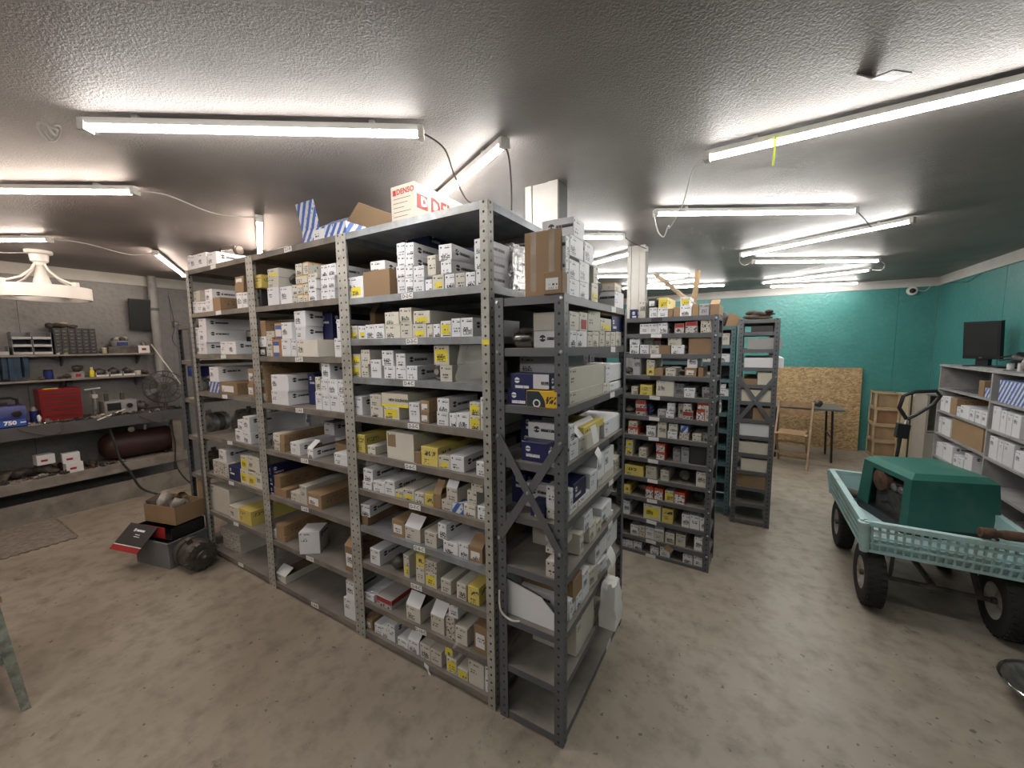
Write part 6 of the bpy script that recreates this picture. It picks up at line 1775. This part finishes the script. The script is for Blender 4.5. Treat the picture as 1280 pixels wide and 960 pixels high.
# boxes on the teal rack
BOX_B = {
 'bA': ('B', 1.63, [(800, 870, 1630, 1735, 20, 200, 'A', '')]),
 'bB': ('B', 1.47, [(780, 880, 1470, 1545, 20, 220, 'W', ''), (640, 740, 1470, 1550, 20, 220, 'A', '')]),
 'bD': ('B', 1.15, [(790, 880, 1150, 1215, 20, 200, 'W', ''), (805, 855, 1215, 1265, 25, 150, 'W', '')]),
 'bE': ('B', .99, [(780, 825, 990, 1110, 20, 200, 'W', '')]),
 'bC': ('B', 1.31, [(640, 760, 1310, 1370, 20, 200, 'A', ''), (430, 560, 1310, 1380, 20, 200, 'W', '')]),
}
BOX = {
 'cA': ('T', 1.9, [
   (-78,-30,1900,1964,20,424,'W',''), (-188,-135,1900,1962,20,454,'A',''), (-133,-81,1900,1960,20,437,'W',''), (-362,-321,1900,1950,20,460,'W',''), (-318,-251,1900,1966,20,224,'A','s'),
   (-247,-191,1900,1963,20,407,'W',''), (-435,-369,1900,1964,20,401,'W',''), (-782,-592,1900,2026,20,244,'K',''), (-906,-786,1900,2010,20,470,'W','s'), (-488,-437,1900,1969,20,426,'W',''),
   (-541,-490,1900,1974,20,423,'W',''), (-304,-254,1900,2127,250,240,'N',''), (-433,-367,1964,2017,20,447,'W',''), (-83,-29,1964,2028,20,470,'W',''), (-274,-201,1966,2023,20,224,'W','ro'),
   (-487,-436,1969,2023,20,464,'W',''), (-350,-291,1966,2054,20,224,'A','r'), (-545,-489,1974,2029,20,463,'W',''), (-725,-618,2026,2070,20,244,'W','r'), (-481,-429,2023,2071,20,452,'W',''),
   (-84,-28,2028,2090,20,470,'W',''), (-535,-484,2029,2077,20,467,'W',''), (-278,-201,2023,2092,20,224,'W','r'), (-754,-557,1900,2264,270,220,'N',''), (-480,-428,2071,2127,20,459,'W',''),
   (-537,-483,2077,2134,20,430,'W',''),
 ]),
 'cB': ('T', 1.69, [
   (-163,-99,1690,1771,20,403,'W',''), (-637,-533,1690,1757,20,470,'A',''), (-216,-164,1690,1770,20,447,'W',''), (-531,-452,1690,1768,20,470,'A',''), (-278,-219,1690,1762,20,470,'W','S'),
   (-451,-364,1690,1754,20,470,'A','s'), (-784,-714,1690,1762,20,470,'W',''), (-323,-281,1690,1750,20,439,'W',''), (-839,-785,1690,1758,20,470,'W','s'), (-361,-326,1690,1749,20,444,'A',''),
   (-713,-644,1690,1763,20,470,'W',''), (-907,-849,1690,1760,20,134,'A','s'), (-915,-872,1690,1835,160,330,'K','o'), (-443,-341,1754,1813,20,410,'A','s'), (-637,-541,1757,1817,20,414,'A',''),
   (-535,-454,1768,1833,20,422,'A','r'),
 ]),
 'cC': ('T', 1.49, [
   (-289,-218,1490,1564,20,470,'A',''), (-757,-680,1490,1584,20,444,'W',''), (-911,-840,1490,1552,20,463,'A','S'), (-501,-431,1490,1557,20,430,'W',''), (-574,-504,1490,1555,20,451,'W',''),
   (-658,-578,1490,1554,20,439,'W',''), (-832,-777,1490,1560,20,435,'A',''), (-906,-835,1552,1612,20,459,'A','S'), (-670,-587,1554,1631,20,458,'W','r'), (-570,-506,1555,1616,20,470,'W',''),
   (-829,-760,1560,1635,20,468,'A',''), (-323,-233,1564,1655,20,470,'A','S'),
 ]),
 'cD': ('T', 1.285, [
   (-915,-839,1285,1385,20,470,'W',''), (-672,-563,1285,1350,20,214,'A','S'), (-685,-514,1285,1351,240,250,'A',''), (-368,-303,1285,1393,250,240,'N',''), (-419,-365,1285,1339,20,224,'K','l'),
   (-495,-424,1285,1380,20,214,'W',''), (-774,-680,1285,1346,20,214,'A',''), (-317,-247,1285,1349,20,224,'W',''), (-242,-201,1285,1347,20,457,'W',''), (-200,-130,1285,1352,20,470,'W',''),
   (-68,-30,1285,1356,20,421,'A',''), (-128,-71,1285,1347,20,470,'A','S'), (-417,-363,1339,1394,20,224,'K','l'), (-774,-691,1346,1403,20,457,'A',''), (-126,-71,1347,1407,20,428,'A','S'),
   (-682,-512,1351,1406,240,250,'Q',''), (-312,-241,1349,1412,20,224,'W',''), (-686,-498,1350,1417,20,214,'Q',''), (-67,-28,1356,1431,20,470,'W',''),
 ]),
 'cE': ('T', 1.08, [
   (-661,-471,1080,1221,20,470,'A','k'), (-315,-243,1080,1142,20,409,'A','s'), (-242,-163,1080,1153,20,470,'W','b'), (-811,-751,1080,1127,20,441,'A',''), (-96,-37,1080,1144,20,415,'W',''),
   (-424,-318,1080,1172,20,429,'Y',''), (-467,-427,1080,1138,20,400,'K',''), (-910,-833,1080,1178,20,470,'Y',''),
 ]),
 'cF': ('T', 0.88, [
   (-779,-692,880,939,20,470,'W',''), (-866,-794,880,925,20,194,'W',''), (-171,-105,880,936,20,461,'A',''), (-94,-38,880,942,20,404,'W',''), (-354,-306,880,949,20,400,'K','o'),
   (-558,-481,880,938,20,470,'A','s'), (-888,-819,880,947,220,270,'W',''), (-239,-174,880,931,20,400,'B',''), (-303,-240,880,930,20,470,'A',''), (-478,-415,880,933,20,470,'A',''),
   (-412,-356,880,938,20,451,'Y',''), (-690,-617,880,957,20,470,'W',''), (-614,-560,880,919,20,431,'A','s'), (-856,-782,925,995,20,194,'W',''), (-150,-97,936,1004,20,460,'A',''),
   (-271,-207,931,996,20,403,'A','o'), (-127,-62,1004,1046,20,420,'A',''),
 ]),
 'cG': ('T', 0.67, [
   (-555,-449,670,740,20,441,'A','o'), (-420,-342,670,747,20,461,'A',''), (-649,-558,670,757,20,400,'K','l'), (-300,-210,670,729,20,416,'W',''), (-146,-71,670,740,20,400,'K','lo'),
   (-902,-839,670,720,20,400,'K',''), (-206,-149,670,743,20,404,'W',''), (-336,-273,729,809,20,470,'W','r'), (-892,-819,720,788,20,431,'W','r'),
 ]),
 'cH': ('T', 0.46, [
   (-323,-260,460,529,20,470,'A',''), (-832,-755,460,548,20,470,'W',''), (-159,-94,460,547,20,438,'Y',''), (-424,-351,460,536,20,446,'A','S'), (-488,-429,460,546,20,452,'A',''),
   (-225,-169,460,539,20,464,'A',''), (-575,-534,460,582,20,460,'A','s'), (-424,-347,536,597,20,456,'A','c'), (-485,-426,546,610,20,462,'Y',''),
 ]),
 'cI': ('T', 0.23, [
   (-795,-679,230,285,20,400,'R',''), (-904,-819,230,268,20,470,'W',''), (-568,-468,230,311,20,451,'A','o'), (-397,-310,230,320,20,443,'A','o'), (-241,-168,230,317,20,470,'A',''),
   (-128,-53,230,364,20,400,'K','l'), (-298,-243,230,350,20,424,'A','c'), (-279,-221,350,424,20,430,'W',''),
 ]),
 'cJ': ('T', 0.05, [
   (-643,-567,50,95,20,470,'W',''), (-915,-845,50,111,20,400,'K','l'), (-768,-723,50,113,20,452,'W',''), (-478,-409,50,130,20,455,'A',''), (-406,-333,50,129,20,401,'A',''),
   (-166,-75,50,171,20,442,'A',''), (-563,-485,50,121,20,458,'W','o'), (-234,-170,50,102,20,402,'A','S'), (-825,-771,50,108,20,462,'W',''), (-721,-663,50,148,20,463,'W',''),
   (-301,-238,50,130,20,406,'A','S'), (-70,-37,50,123,20,463,'W',''), (-311,-259,130,191,20,447,'A','S'), (-69,-36,123,181,20,468,'W',''),
 ]),
 'mA': ('T', 1.909, [
   (-1072,-1019,1909,1968,20,435,'W',''), (-1537,-1422,1909,2013,20,470,'W',''), (-1139,-1074,1909,1969,20,470,'W',''), (-1305,-1262,1909,1954,20,400,'O',''), (-1684,-1561,1909,2020,20,402,'W',''),
   (-1362,-1307,1909,1958,20,400,'O',''), (-1418,-1366,1909,1958,20,406,'A',''), (-1255,-1183,1909,1978,20,468,'W',''), (-1835,-1815,1909,2029,50,400,'D',''), (-1300,-1258,1954,2012,20,470,'A',''),
   (-1363,-1302,1958,2016,20,400,'O',''), (-1414,-1367,1958,2015,20,425,'A',''), (-1074,-1014,1968,2033,20,446,'W',''), (-1133,-1077,1969,2034,20,459,'W',''), (-1251,-1177,1978,2035,20,432,'W',''),
   (-1372,-1258,2016,2064,20,400,'O',''), (-1835,-1743,2029,2111,20,436,'Y',''), (-1667,-1551,2020,2077,20,431,'A',''), (-1068,-997,2033,2097,20,437,'W',''), (-1250,-1165,2035,2063,20,460,'A',''),
   (-1127,-1071,2034,2097,20,430,'W',''), (-1368,-1309,2064,2130,20,438,'A',''), (-1291,-1241,2064,2132,20,400,'O',''), (-1665,-1544,2077,2131,20,470,'A','s'),
 ]),
 'mB': ('T', 1.595, [
   (-1668,-1569,1595,1703,20,400,'P',''), (-1401,-1200,1595,1693,20,114,'A',''), (-1566,-1467,1595,1701,20,457,'W',''), (-1462,-1410,1595,1698,20,470,'W',''), (-1742,-1677,1595,1655,20,431,'A',''),
   (-1045,-977,1595,1698,20,422,'W',''), (-1824,-1747,1595,1655,20,400,'D','l'), (-1341,-1226,1595,1855,140,350,'N',''), (-1732,-1671,1655,1713,20,424,'A',''), (-1827,-1737,1655,1722,20,419,'W',''),
   (-1407,-1307,1693,1772,20,114,'W',''), (-1017,-968,1698,1799,20,470,'W',''), (-1554,-1446,1701,1801,20,410,'W',''), (-1632,-1557,1703,1802,20,400,'P',''), (-1731,-1640,1713,1753,20,432,'A',''),
   (-1799,-1736,1722,1822,20,400,'K',''), (-1411,-1301,1772,1862,20,114,'W',''),
 ]),
 'mC': ('T', 1.288, [
   (-1721,-1532,1288,1376,20,470,'W',''), (-1111,-1027,1288,1381,20,444,'W',''), (-1026,-976,1288,1392,20,470,'W',''), (-1835,-1780,1288,1375,20,400,'K','l'), (-1184,-1114,1288,1379,20,417,'W',''),
   (-1476,-1403,1288,1484,120,370,'N',''), (-1249,-1193,1288,1393,20,465,'W',''), (-1712,-1521,1376,1477,20,470,'W',''), (-1190,-1126,1379,1468,20,445,'W',''), (-1124,-1040,1381,1467,20,423,'W',''),
   (-1835,-1788,1375,1467,20,400,'K','l'), (-1305,-1258,1288,1474,60,412,'A',''), (-1035,-976,1392,1469,20,453,'W',''), (-1175,-1100,1468,1559,20,419,'W',''), (-1835,-1802,1467,1562,20,400,'K','l'),
 ]),
 'mD': ('T', 0.98, [
   (-1104,-976,980,1047,20,470,'W',''), (-1544,-1443,980,1058,20,244,'W',''), (-1555,-1392,980,1040,270,220,'W',''), (-1667,-1614,980,1033,20,400,'K',''), (-1732,-1670,980,1038,20,428,'A',''),
   (-1364,-1309,980,1041,20,470,'W','o'), (-1233,-1124,980,1068,120,370,'K',''), (-1660,-1607,1033,1092,20,400,'K',''), (-1566,-1455,1040,1142,270,220,'W',''), (-1740,-1663,1038,1093,20,470,'A',''),
 ]),
 'mE': ('T', 0.669, [
   (-1835,-1638,669,706,300,190,'W',''), (-1399,-1255,669,759,20,400,'K','l'), (-1577,-1478,669,729,20,413,'A',''), (-1773,-1630,669,726,20,274,'K',''), (-1835,-1776,669,728,20,274,'N',''),
   (-1474,-1402,669,789,20,470,'A',''), (-1764,-1693,726,805,20,400,'K',''), (-1835,-1783,728,793,20,427,'N',''), (-1835,-1801,793,863,20,435,'N',''),
 ]),
 'mF': ('T', 0.352, [
   (-1468,-1339,352,496,20,442,'W','R'), (-1835,-1792,352,412,20,442,'W',''), (-1789,-1682,352,393,20,400,'K',''), (-1056,-976,352,504,20,400,'K','lo'), (-1783,-1690,393,465,20,400,'K',''),
 ]),
 'mG': ('T', 0.05, [
   (-1091,-979,50,173,20,441,'W',''), (-1831,-1711,50,101,20,470,'A','o'), (-1061,-974,173,290,20,416,'W',''),
 ]),
 'fA': ('T', 1.913, [
   (-2522,-2423,1913,1997,20,400,'W',''), (-1994,-1932,1913,2015,20,470,'W',''), (-2069,-2000,1913,2018,20,470,'W',''), (-2592,-2525,1913,1994,20,470,'W',''), (-2661,-2594,1913,1996,20,443,'W',''),
   (-2413,-2303,1913,2008,20,400,'K',''), (-2750,-2663,1913,2001,20,470,'W',''), (-2734,-2586,2001,2075,20,470,'A','r'), (-2522,-2416,1997,2074,20,422,'W',''), (-2081,-1968,2018,2074,20,400,'K',''),
   (-2072,-1960,2074,2122,20,400,'K','l'),
 ]),
 'fB': ('T', 1.605, [
   (-2755,-2678,1605,1696,20,274,'W',''), (-2674,-2571,1605,1692,20,274,'W',''), (-2352,-2247,1605,1696,20,466,'W',''), (-2240,-2135,1605,1695,20,452,'W',''), (-2746,-2526,1605,1737,300,190,'D',''),
   (-2674,-2553,1692,1788,20,274,'W',''), (-2755,-2677,1696,1806,20,274,'W',''), (-2735,-2516,1737,1776,300,190,'A',''), (-2665,-2550,1788,1871,20,407,'W',''),
 ]),
 'fC': ('T', 1.317, [
   (-2417,-2161,1317,1402,20,400,'K','l'), (-2582,-2418,1317,1400,20,400,'B',''), (-2016,-1933,1317,1406,20,400,'K','l'), (-2561,-2422,1400,1509,20,459,'W',''), (-1995,-1923,1406,1508,20,400,'K','l'),
 ]),
 'fD': ('T', 0.98, [
   (-2130,-2024,980,1060,20,429,'W',''), (-2240,-2132,980,1070,20,470,'W',''), (-2114,-2031,1060,1172,20,405,'W',''), (-2195,-2119,1070,1141,20,470,'W',''),
 ]),
 'fE': ('T', 0.673, [
   (-2388,-2218,673,780,20,469,'N',''), (-2634,-2391,673,787,20,470,'A','c'), (-2001,-1911,673,792,20,470,'A',''), (-2214,-2112,673,777,20,470,'A','S'), (-2108,-2004,673,776,20,458,'A','S'),
   (-2196,-2095,777,883,20,401,'A','S'), (-2093,-1939,792,889,20,470,'A',''), (-2522,-2410,787,883,20,417,'W',''),
 ]),
 'fF': ('T', 0.362, [
   (-2287,-2111,362,471,20,430,'Y',''), (-2755,-2439,362,567,30,460,'A',''), (-2426,-2290,362,463,20,452,'A',''),
 ]),
 'fG': ('T', 0.05, [
   (-2679,-2400,50,137,60,430,'A','c'), (-2709,-2400,137,209,60,430,'A','c'),
 ]),
 'fT': ('T', 2.231, [
   (-2434,-2304,2231,2323,20,461,'W',''), (-2714,-2598,2231,2337,20,434,'W',''), (-2589,-2458,2231,2337,20,425,'W',''), (-2760,-2717,2231,2345,20,470,'W',''),
 ]),
 'xT': ('X', 1.838, [
   (91,201,1838,1907,20,140,'W',''), (203,312,1838,1910,20,140,'W',''), (347,430,1838,1921,20,140,'A','s'), (696,860,1838,1924,20,140,'W',''), (92,196,1907,1981,20,140,'W',''),
   (199,314,1910,1993,20,140,'W',''), (58,89,1838,1981,20,140,'W',''), (689,813,1924,1967,20,136,'O',''), (368,427,1921,2005,20,140,'A',''), (58,95,1981,2059,20,140,'W',''),
   (97,243,1993,2074,20,140,'W',''), (254,365,1993,2080,20,140,'W',''), (133,251,2074,2147,20,136,'W',''),
 ]),
 'xA': ('X', 1.64, [
   (101,172,1640,1708,20,160,'W',''), (174,293,1640,1706,20,160,'W',''), (460,540,1640,1714,20,154,'A',''), (365,451,1640,1710,20,160,'A',''), (300,361,1640,1706,20,160,'A',''),
   (552,625,1640,1711,20,160,'A',''), (635,719,1640,1713,20,160,'A',''), (727,830,1640,1716,20,160,'A',''), (98,199,1708,1782,20,160,'A',''), (312,457,1710,1802,20,152,'A','r'),
   (202,298,1706,1786,20,154,'A','m'), (468,641,1714,1775,20,157,'A','s'), (650,855,1716,1792,20,157,'N',''), (479,855,1792,1817,20,152,'K',''),
 ]),
 'xB': ('X', 1.41, [
   (628,855,1410,1451,20,163,'W',''), (527,619,1410,1460,20,170,'A',''), (101,520,1410,1463,20,49,'A','o'), (559,855,1460,1545,20,163,'W',''), (100,542,1463,1558,20,49,'A',''),
 ]),
 'xC': ('X', 1.18, [
   (104,202,1180,1259,20,94,'W',''), (553,855,1180,1263,20,190,'W',''), (205,477,1180,1255,20,154,'A','o'), (261,535,1255,1289,20,190,'Y',''), (103,157,1259,1328,20,190,'W',''),
 ]),
 'xD': ('X', 0.95, [
   (204,348,950,984,20,235,'W',''), (467,724,950,995,20,226,'A','o'), (107,197,950,984,20,209,'W',''), (740,855,950,1020,20,223,'A','c'), (351,447,950,1054,20,240,'W',''),
   (562,718,995,1111,20,240,'W',''), (106,146,984,1057,20,209,'W',''), (149,296,984,1068,20,209,'N',''), (450,559,995,1115,20,226,'W',''),
 ]),
 'xE': ('X', 0.72, [
   (613,726,720,745,20,236,'W',''), (447,524,720,780,20,240,'A',''), (347,442,720,801,20,240,'A',''), (225,274,720,815,20,237,'A',''), (527,691,745,820,20,240,'W',''),
   (277,392,801,878,20,239,'W',''),
 ]),
 'xF': ('X', 0.48, [
   (614,710,480,505,20,236,'A',''), (352,469,480,569,20,240,'A','r'), (263,349,480,610,20,240,'W',''), (186,258,480,547,20,239,'W',''), (472,611,480,542,20,240,'W','r'),
   (112,145,480,570,20,240,'W',''), (148,256,547,638,20,216,'K',''), (624,808,542,660,20,229,'W',''), (436,621,569,668,20,240,'W',''),
 ]),
 'xG': ('X', 0.26, [
   (424,519,260,353,20,240,'A',''), (189,421,260,428,20,220,'A',''),
 ]),
 'eT': ('E', 1.838, [
   (222,298,1838,1918,-8,50,'K','l'), (115,271,1838,2085,45,10,'K','t'),
 ]),
 'eA': ('E', 1.64, [
 ]),
 'eB': ('E', 1.41, [
   (44,130,1410,1478,20,74,'H',''), (143,276,1410,1475,0,94,'Z',''), (59,234,1478,1539,20,74,'H',''), (57,231,1410,1605,100,290,'G',''),
 ]),
 'eC': ('E', 1.18, [
   (102,222,1180,1261,30,70,'N',''), (224,263,1180,1234,30,70,'W',''), (0,126,1180,1257,200,57,'N',''), (8,186,1257,1333,200,57,'H',''),
 ]),
 'eD': ('E', 0.95, [
   (142,207,950,1010,30,73,'N',''), (210,269,950,993,40,63,'A',''), (0,71,950,1086,120,80,'N',''), (209,268,993,1089,40,62,'W',''),
 ]),
 'eE': ('E', 0.72, [
   (222,273,720,791,10,94,'A',''), (196,250,791,817,60,161,'A',''), (174,232,817,852,100,173,'A',''),
 ]),
 'rT': ('R', 1.84, [
   (-57,0,1840,1911,15,240,'K','o'), (-170,-128,1840,1916,15,240,'K',''), (-125,-63,1840,1918,15,240,'G',''), (-250,-175,1840,1911,15,275,'W',''), (-293,-252,1840,1905,15,240,'K',''),
   (-331,-297,1840,1898,15,240,'K',''), (-401,-333,1840,1908,15,275,'W',''), (-462,-406,1840,1912,15,275,'W',''), (-550,-500,1840,1968,50,240,'A',''), (-607,-553,1840,1907,15,275,'N',''),
   (-398,-335,1908,1979,15,275,'Y','S'), (-473,-414,1912,1979,15,240,'D','l'), (-249,-186,1911,1972,15,274,'W','S'),
 ]),
 'rA': ('R', 1.722, [
   (-112,-50,1722,1808,15,230,'A','c'), (-210,-135,1722,1800,15,224,'R',''), (-396,-332,1722,1798,15,255,'W',''), (-282,-220,1722,1790,15,224,'R',''), (-528,-465,1722,1796,15,224,'W',''),
   (-463,-398,1722,1797,15,232,'W',''),
 ]),
 'rB': ('R', 1.574, [
   (-301,-213,1574,1635,15,255,'W',''), (-452,-386,1574,1637,15,79,'A',''), (-601,-531,1574,1641,15,229,'W',''), (-524,-458,1574,1640,15,79,'W',''), (-383,-307,1574,1636,15,224,'K',''),
   (-185,-37,1574,1686,15,224,'K',''), (-324,-235,1635,1692,15,255,'A',''), (-446,-395,1574,1698,100,170,'R',''), (-603,-524,1641,1700,15,234,'W',''), (-521,-449,1574,1693,100,170,'A',''),
 ]),
 'rC': ('R', 1.413, [
   (-573,-520,1413,1553,15,224,'G',''), (-471,-416,1413,1469,15,255,'Y',''), (-205,-130,1413,1476,15,224,'K','l'), (-413,-354,1413,1470,15,224,'K',''), (-336,-267,1413,1469,15,231,'A',''),
   (-117,-86,1413,1480,15,224,'K',''), (-472,-415,1469,1528,15,255,'A',''), (-190,-125,1476,1575,15,255,'W',''),
 ]),
 'rD': ('R', 1.263, [
   (-205,-134,1263,1331,15,255,'W',''), (-91,-38,1263,1340,50,220,'G',''), (-516,-429,1263,1340,15,255,'Y',''), (-582,-536,1263,1325,15,255,'A',''), (-280,-214,1263,1356,60,210,'G',''),
   (-398,-275,1263,1378,15,39,'A','o'),
 ]),
 'rE': ('R', 1.104, [
   (-209,-143,1104,1160,15,224,'R',''), (-544,-470,1104,1163,15,224,'R',''), (-325,-269,1104,1154,15,226,'W',''), (-383,-329,1104,1162,15,224,'G',''), (-460,-437,1104,1193,50,220,'N',''),
   (-247,-214,1104,1210,50,220,'A',''), (-119,-67,1104,1180,15,224,'M',''), (-64,-31,1104,1185,15,255,'A',''), (-316,-265,1154,1213,15,230,'W',''), (-207,-153,1160,1218,15,255,'A',''),
   (-547,-474,1163,1220,15,224,'R',''), (-114,-41,1185,1229,15,224,'M',''),
 ]),
 'rF': ('R', 0.951, [
   (-309,-244,951,1004,15,255,'W',''), (-140,-82,951,1006,15,227,'A',''), (-602,-526,951,1008,15,224,'M',''), (-227,-164,951,1002,15,242,'A','c'), (-381,-318,951,1067,15,255,'A',''),
   (-462,-396,951,1029,15,255,'W',''), (-79,-41,951,1014,50,220,'G',''), (-221,-170,1002,1057,15,224,'B',''), (-302,-242,1004,1062,15,238,'A',''), (-598,-534,1008,1059,15,224,'O',''),
 ]),
 'rG': ('R', 0.778, [
   (-386,-325,778,839,15,224,'M',''), (-515,-459,778,850,15,234,'A',''), (-620,-570,778,851,15,238,'A','S'), (-274,-222,778,872,50,220,'G',''), (-215,-161,778,892,40,224,'G',''),
   (-388,-326,839,905,15,224,'M',''), (-154,-48,778,913,30,224,'D',''), (-619,-564,851,906,15,255,'A','S'),
 ]),
 'rH': ('R', 0.623, [
   (-465,-378,623,716,15,255,'A','r'), (-351,-293,623,702,15,246,'A',''), (-622,-479,623,702,15,245,'Y',''), (-105,-40,623,732,15,246,'A',''),
 ]),
 'rI': ('R', 0.465, [
   (-459,-400,465,549,15,224,'M',''), (-626,-577,465,537,15,244,'Y',''), (-315,-252,465,550,15,247,'A','S'), (-247,-176,465,552,15,224,'M',''), (-392,-330,465,552,15,224,'M',''),
 ]),
 'rJ': ('R', 0.298, [
   (-470,-342,298,417,15,229,'A','S'), (-136,-71,298,401,15,252,'W',''), (-333,-254,298,411,15,255,'Y',''), (-630,-579,298,406,15,247,'W',''), (-192,-139,298,394,15,255,'W',''),
   (-68,-37,298,394,15,233,'W',''),
 ]),
 'rK': ('R', 0.14, [
   (-304,-239,140,224,15,255,'A',''), (-386,-314,140,224,15,255,'A','o'), (-451,-389,140,231,15,255,'W',''), (-568,-510,140,222,15,253,'W',''), (-509,-455,140,230,15,251,'A','c'),
   (-227,-163,140,234,15,255,'A',''), (-102,-47,140,243,15,255,'W',''),
 ]),
 'rL': ('R', 0.025, [
   (-176,-107,25,93,15,232,'W',''), (-604,-547,25,85,15,229,'W',''), (-632,-608,25,80,15,255,'W',''), (-101,-42,25,97,15,255,'W',''), (-339,-268,25,101,15,253,'W',''),
   (-411,-349,25,86,15,249,'W',''), (-540,-479,25,93,15,255,'W',''),
 ]),
 'k1': ('C', 1.13, [
   (896,998,1130,1220,20,240,'B',''), (778,874,1130,1276,20,240,'K',''),
 ]),
 'k2': ('C', 0.88, [
   (890,993,880,994,20,251,'W',''), (777,881,880,995,20,256,'W',''), (461,647,880,1001,20,252,'W',''), (384,456,880,976,20,270,'W',''), (659,751,880,990,20,259,'W',''),
   (-20,90,880,1038,20,254,'W',''), (224,368,880,1049,20,240,'K',''), (98,220,880,1047,20,270,'W',''),
 ]),
 'k3': ('C', 0.63, [
   (319,948,630,848,20,240,'K','p'), (-20,49,630,806,20,270,'W',''), (71,283,630,810,20,258,'W',''),
 ]),
 'k4': ('C', 0.37, [
   (166,378,370,552,20,270,'W',''), (425,511,370,486,20,265,'W',''), (523,632,370,480,20,270,'W',''), (651,804,370,557,20,270,'W',''), (-20,145,370,521,20,256,'W',''),
 ]),
 'n1': ('C', 1.12, [
   (1126,1551,1120,1309,20,240,'B','i'),
 ]),
 'n2': ('C', 0.87, [
   (1380,1487,870,1053,20,253,'W',''), (1296,1371,870,1054,20,241,'W',''), (1201,1286,870,1057,20,269,'W',''), (1070,1190,870,1080,20,263,'W',''),
 ]),
 'n3': ('C', 0.62, [
   (1465,1625,620,776,20,250,'W',''), (1070,1202,620,814,20,262,'W',''), (1297,1442,620,811,20,259,'W',''), (1212,1287,620,807,20,270,'W',''),
 ]),
 'n4': ('C', 0.36, [
 ]),
 'qA': ('F', 1.74, [
   (98,257,1740,1790,20,680,'D',''),
 ]),
 'qB': ('F', 1.59, [
   (75,325,1590,1687,20,680,'G',''),
 ]),
 'qC': ('F', 1.43, [
   (56,346,1430,1515,20,704,'W',''),
 ]),
 'qD': ('F', 1.28, [
   (56,162,1280,1327,20,680,'K',''), (163,286,1280,1391,20,820,'A',''),
 ]),
 'qE': ('F', 1.13, [
   (47,285,1130,1235,20,762,'A',''),
 ]),
 'qF': ('F', 0.97, [
   (140,273,970,1076,20,680,'K',''), (32,138,970,1067,20,680,'D',''),
 ]),
 'qG': ('F', 0.82, [
   (44,285,820,930,20,782,'W',''),
 ]),
 'qH': ('F', 0.66, [
   (45,283,660,763,20,760,'A',''),
 ]),
 'qI': ('F', 0.5, [
   (68,280,500,610,20,820,'A',''),
 ]),
 'qJ': ('F', 0.35, [
   (21,277,350,465,20,680,'K','r'),
 ]),
}
place_boxes(BOX)
place_boxes(BOX_B)
